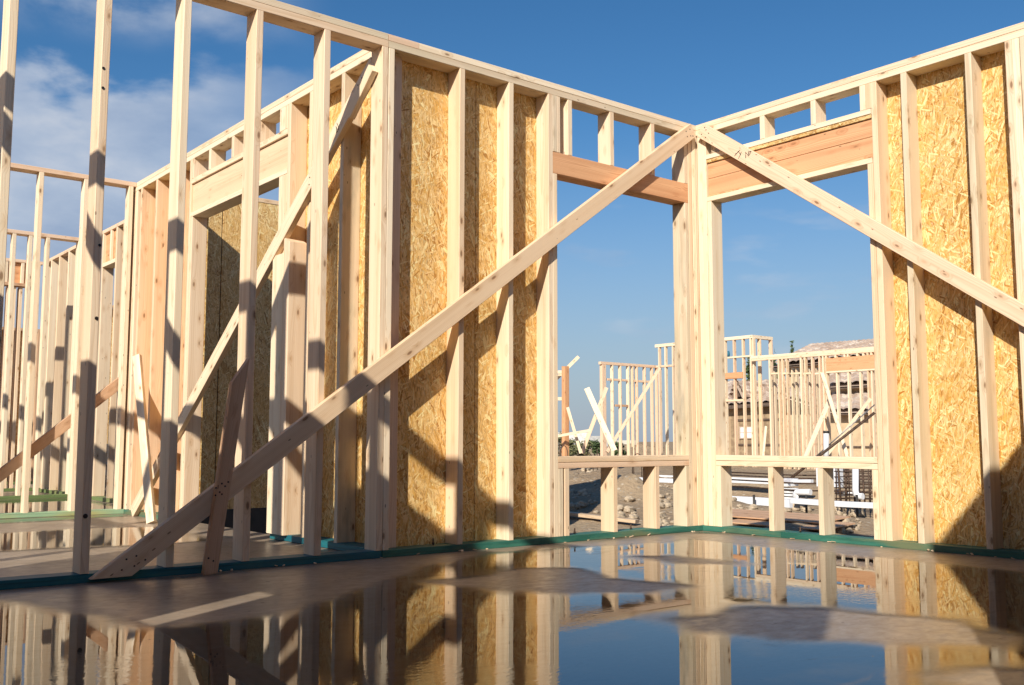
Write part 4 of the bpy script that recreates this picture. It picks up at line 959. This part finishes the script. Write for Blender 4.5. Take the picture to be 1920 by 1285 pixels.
for (a, b_, dx, h) in (((1446, 690), (1690, 668), 2.0, .12), ((1556, 728), (1690, 719), .9, .14), ((1553, 776), (1690, 774), 0, .12), ((1470, 749), (1553, 776), .5, .14)):
    p, q = P3(a[0], a[1], dx+.12), P3(b_[0], b_[1], dx+.12); slant(hs, 'fascia', p, q, (-1, 0, 0), h, .05, FASCIA, bow=0)
fr_ = facade(hs, 1494, 1512, 796, X3+.47, TRIM, 'door', dpt=.02); fr_['label'] = 'pale framed side door'
facade(hs, 1497, 1509, 803, X3+.46, BROWNED, 'door_leaf', dpt=.008)
p, q = P3(1560, 838), P3(1690, 838); slant(hs, 'wall_band', (X3+.47, p.y, p.z), (X3+.47, q.y, p.z), (-1, 0, 0), .06, .05, FASCIA, bow=0)
def stone_mat():
    m, n, l, new, b, out = material('stacked_stone')
    oc = new('ShaderNodeTexCoord').outputs['Object']; s = new('ShaderNodeSeparateXYZ', {0: oc}).outputs
    v2 = new('ShaderNodeCombineXYZ', {0: mth(new, 'ADD', s[0], mth(new, 'ADD', s[1], s[2])), 1: 0.0, 2: 0.0}).outputs[0]
    bk = new('ShaderNodeTexBrick', {'Vector': new('ShaderNodeCombineXYZ', {0: s[2], 1: s[0]}).outputs[0], 'Color1': (.50, .37, .23, 1), 'Color2': (.40, .28, .17, 1), 'Mortar': (.26, .18, .11, 1), 'Scale': 1.0, 'Brick Width': .7, 'Row Height': .22, 'Mortar Size': .03})
    bk2 = new('ShaderNodeTexNoise', {'Vector': oc, 'Scale': 4.0, 'Detail': 4.0}).outputs[0]
    c = mixc(new, mth(new, 'MULTIPLY', smooth(new, bk2, .45, .7), .5), bk.outputs[0], (.52, .40, .24))
    setp(l, b, Base_Color=c, Roughness=.9); return m
hl = thing('stone_clad_house', (X3+5, P3(1400, 800).y, -.1), 'stone clad house with small gable and white window, left of the tan one', 'house')
xs = X3+3
facade(hl, 1336, 1470, 757, xs, stone_mat(), dpt=5)
roof(hl, at(1336, 762, 0, xs-.5), at(1476, 752, 0, xs-.5), at(1476, 712, 0, xs+3.2), at(1336, 716, 0, xs+3.2))
p, q = at(1336, 766, 0, xs-.42), at(1476, 756, 0, xs-.42); slant(hl, 'fascia', p, q, (-1, 0, 0), .16, .05, FASCIA, bow=0)
g0_, g1_, g2_ = at(1376, 744, 0, xs-.1), at(1400, 744, 0, xs-.1), at(1387, 717, 0, xs-.1)
gv = [g0_, g1_, g2_]+[v+Vector((2.2, 0, 0)) for v in (g0_, g1_, g2_)]; o0 = gv[0].copy()
me = bpy.data.meshes.new('gable'); me.from_pydata([v-o0 for v in gv], [], [(0, 1, 2), (5, 4, 3), (0, 3, 4, 1), (1, 4, 5, 2), (2, 5, 3, 0)]); me.update()
link('gable', me, FASCIA, hl, Matrix.Translation(o0))
for a, b_ in ((g2_, g0_), (g2_, g1_)):
    e = (b_-a)*.12; roof(hl, a+Vector((-.25, 0, .05)), b_+e+Vector((-.25, 0, .05)), b_+e+Vector((2.2, 0, .05)), a+Vector((2.2, 0, .05)), name='gable_roof')
wf = facade(hl, 1386, 1416, 800, xs-.06, TRIM, 'window', pyb=823, dpt=.05)
for a, b_ in ((802, 811), (812.5, 821)):
    p, q = at(1388.5, a, 0, xs-.065), at(1413.5, b_, 0, xs-.065); board(wf, 'pane', (xs-.068, xs-.062), (q.y, p.y), (q.z, p.z), BLIND, bow=0)
for py in (788, 834): 
    p, q = at(1380, py, 0, xs-.05), at(1470, py, 0, xs-.05); slant(hl, 'wall_band', (xs-.03, p.y, p.z), (xs-.03, q.y, p.z), (-1, 0, 0), .08, .05, FASCIA, bow=0)

# ---- far building, tarp, trees and bushes
fb = thing('flat_roofed_building', atd(1100, 845, 75), 'pale flat roofed building far off behind the bushes in the left window', 'building')
def farbox(px0, px1, pyt, d, name, mat, thick=4):
    a, b_ = atd(px0, pyt, d), atd(px1, pyt, d); m_ = (a+b_)/2
    return slant(fb, name, Vector((a.x, a.y, (a.z-2)/2)), Vector((b_.x, b_.y, (a.z-2)/2)), (0, 0, 1), thick, a.z+2, mat, bow=0)
farbox(1040, 1098, 813, 74, 'wall', FARWALL); farbox(1098, 1135, 818, 73, 'wall', make_plain('grey_far_wall', (.40, .40, .39), .8))
farbox(1040, 1098, 811.8, 73.6, 'parapet', make_plain('pale_parapet', (.6, .6, .58), .7), 4.6)
farbox(1150, 1190, 826, 76, 'annex', FARWALL)
o = tube('hanging_tarp', [atd(1363.5, 659, 25.6), atd(1364.5, 664, 25.6), atd(1364, 670, 25.6)], .055, BLUECLOTH); tag(o, 'scrap of blue tarp hanging in the tall stud box', 'tarp')
def leaf_mat(name, c1, c2):
    m, n, l, new, b, out = material(name)
    g = new('ShaderNodeNewGeometry').outputs['Random Per Island']
    c = ramp(new, g, [(.0, c1), (.6, c2), (1.0, (c2[0]*1.5, c2[1]*1.35, c2[2]*1.2))])
    setp(l, b, Base_Color=c, Roughness=.6); return m
LEAF = leaf_mat('dark_foliage', (.035, .06, .022), (.075, .11, .04)); LEAF2 = leaf_mat('dry_foliage', (.07, .08, .03), (.16, .16, .075))
BARK = make_plain('bark', (.12, .085, .06), .9)
def leaves(parent, c, rx, rz, n_, s, mat, seed, name='crown', taper=0.0):
    rr = random.Random(seed); vv, ff = [], []
    blobs = [Vector((rr.gauss(0, .45), rr.gauss(0, .45), rr.uniform(-.85, .85))) for _ in range(9)]
    while len(ff) < n_:
        b_ = rr.choice(blobs); p = b_+Vector((rr.gauss(0, .26), rr.gauss(0, .26), rr.gauss(0, .2)))
        w = 1-taper*max(0, p.z*.5+.5); p = Vector((p.x*rx*w, p.y*rx*w, p.z*rz))
        a = Vector((rr.gauss(0, 1), rr.gauss(0, 1), rr.gauss(0, 1))).normalized(); e = a.orthogonal().normalized()*s*rr.uniform(.3, .6); a = a*s*rr.uniform(.7, 1.3)
        k = len(vv); vv += [p-a*.5, p+e*.5, p+a*.5, p-e*.5]; ff.append((k, k+1, k+2, k+3))
    me = bpy.data.meshes.new(name); me.from_pydata(vv, [], ff); me.update()
    return link(name, me, mat, parent, Matrix.Translation(c))
def tree(px, pyt, d, rx, label, seed, mat=LEAF):
    topp = atd(px, pyt, d); gzv = gz(topp.x, topp.y); t = thing('tree', (topp.x, topp.y, gzv), label, 'tree', 'trees behind the houses'); h = topp.z-gzv
    tube('trunk', [(topp.x, topp.y, gzv-.2), (topp.x+.05, topp.y, gzv+h*.5), (topp.x, topp.y, gzv+h*.85)], .10, BARK, t)
    leaves(t, Vector((topp.x, topp.y, gzv+h*.58)), rx, h*.42, 1400, .28, mat, seed, taper=.75)
tree(1452, 671, 50, .55, 'dark slender tree between the tall stud box and the tile roof', 3)
tree(1484, 659, 56, .35, 'dark tree tip showing just above the distant top plate', 5)
tree(1404, 688, 46, .7, 'green tree tip seen through the tall stud box', 8)
tree(1634, 690, 46, .8, 'olive tree showing at the right edge of the right window', 12, LEAF2)
def bush(px, pyt, pyb, d, rx, label, seed, mat):
    c = atd(px, pyb, d); h = atd(px, pyt, d).z-c.z; t = thing('bush', (c.x, c.y, c.z), label, 'bush', 'bushes behind the dirt heap')
    tube('stem', [(c.x, c.y, min(c.z, gz(c.x, c.y))-.1), (c.x, c.y, c.z+h*.6)], .02, BARK, t)
    leaves(t, Vector((c.x, c.y, c.z+h*.45)), rx, h*.55, 700, .10, mat, seed)
bush(1072, 826, 858, 27, .22, 'olive bush behind the lone orange post', 21, LEAF2)
bush(1086, 832, 860, 26, .26, 'scrubby dry bush between the post and the pinkish board', 22, LEAF2)
bush(1097, 829, 852, 28, .22, 'bush in front of the pale far building', 23, LEAF2)
bush(1115, 828, 850, 27, .18, 'darker green bush left of the whitest loose board', 24, LEAF)
bush(1125, 832, 850, 27, .16, 'second darker green bush right under the whitest loose board', 25, LEAF)
bush(1162, 832, 850, 27, .13, 'small round dark bush between the first distant studs', 26, LEAF)
bush(1050, 815, 860, 29, .24, 'dry bush at the very left edge of the left window', 27, LEAF2)

# ---- far left rooms: lumber stack and one more frame
ls = at(196, 958, 2, -.18)
for i, z_ in enumerate((0, .05, .10, .17, .22, .30, .36, .43)):
    o = board(None, 'lumber_plank', (ls.x-.12+.05*(i % 3), ls.x+1.3-.07*(i % 2)), (ls.y+.3-.03*i, ls.y+.75), (-.2+z_*1.55, -.2+z_*1.55+(.05 if i < 6 else .09)), (ROUGHSAWN, WEATHERED, BROWNED, ROUGHSAWN, SPRUCE, BROWNED, PALE, PALE)[i])
    tag(o, 'plank of the lumber stack seen between the studs of the far left rooms', 'lumber', 'planks in the lumber stack')
fq = thing('stud_frame', (-.6, 12.0, 0), 'far stud frame with brown board behind, in the slit right of the second partition stud', 'stud wall', 'walls of the house frame')
board(fq, 'top_plate', (-1.1, .3), (12.0, 12.1), (H-.04, H), BROWNED)
for x in (-1.1, -.78, -.42, -.05, .25): board(fq, 'stud', (x, x+.05), (12.0, 12.1), (.45, H-.042), PINKISH)
board(fq, 'strand_board_panel', (-1.1, .3), (12.12, 12.135), (.45, H-.042), OSB2, bow=0)
board(fq, 'sill_plate', (-1.1, .3), (12.0, 12.1), (.40, .448), SPRUCE)
board(fq, 'foundation_band', (-1.1, .3), (12.0, 12.14), (-.3, .398), FARWALL, bow=0)
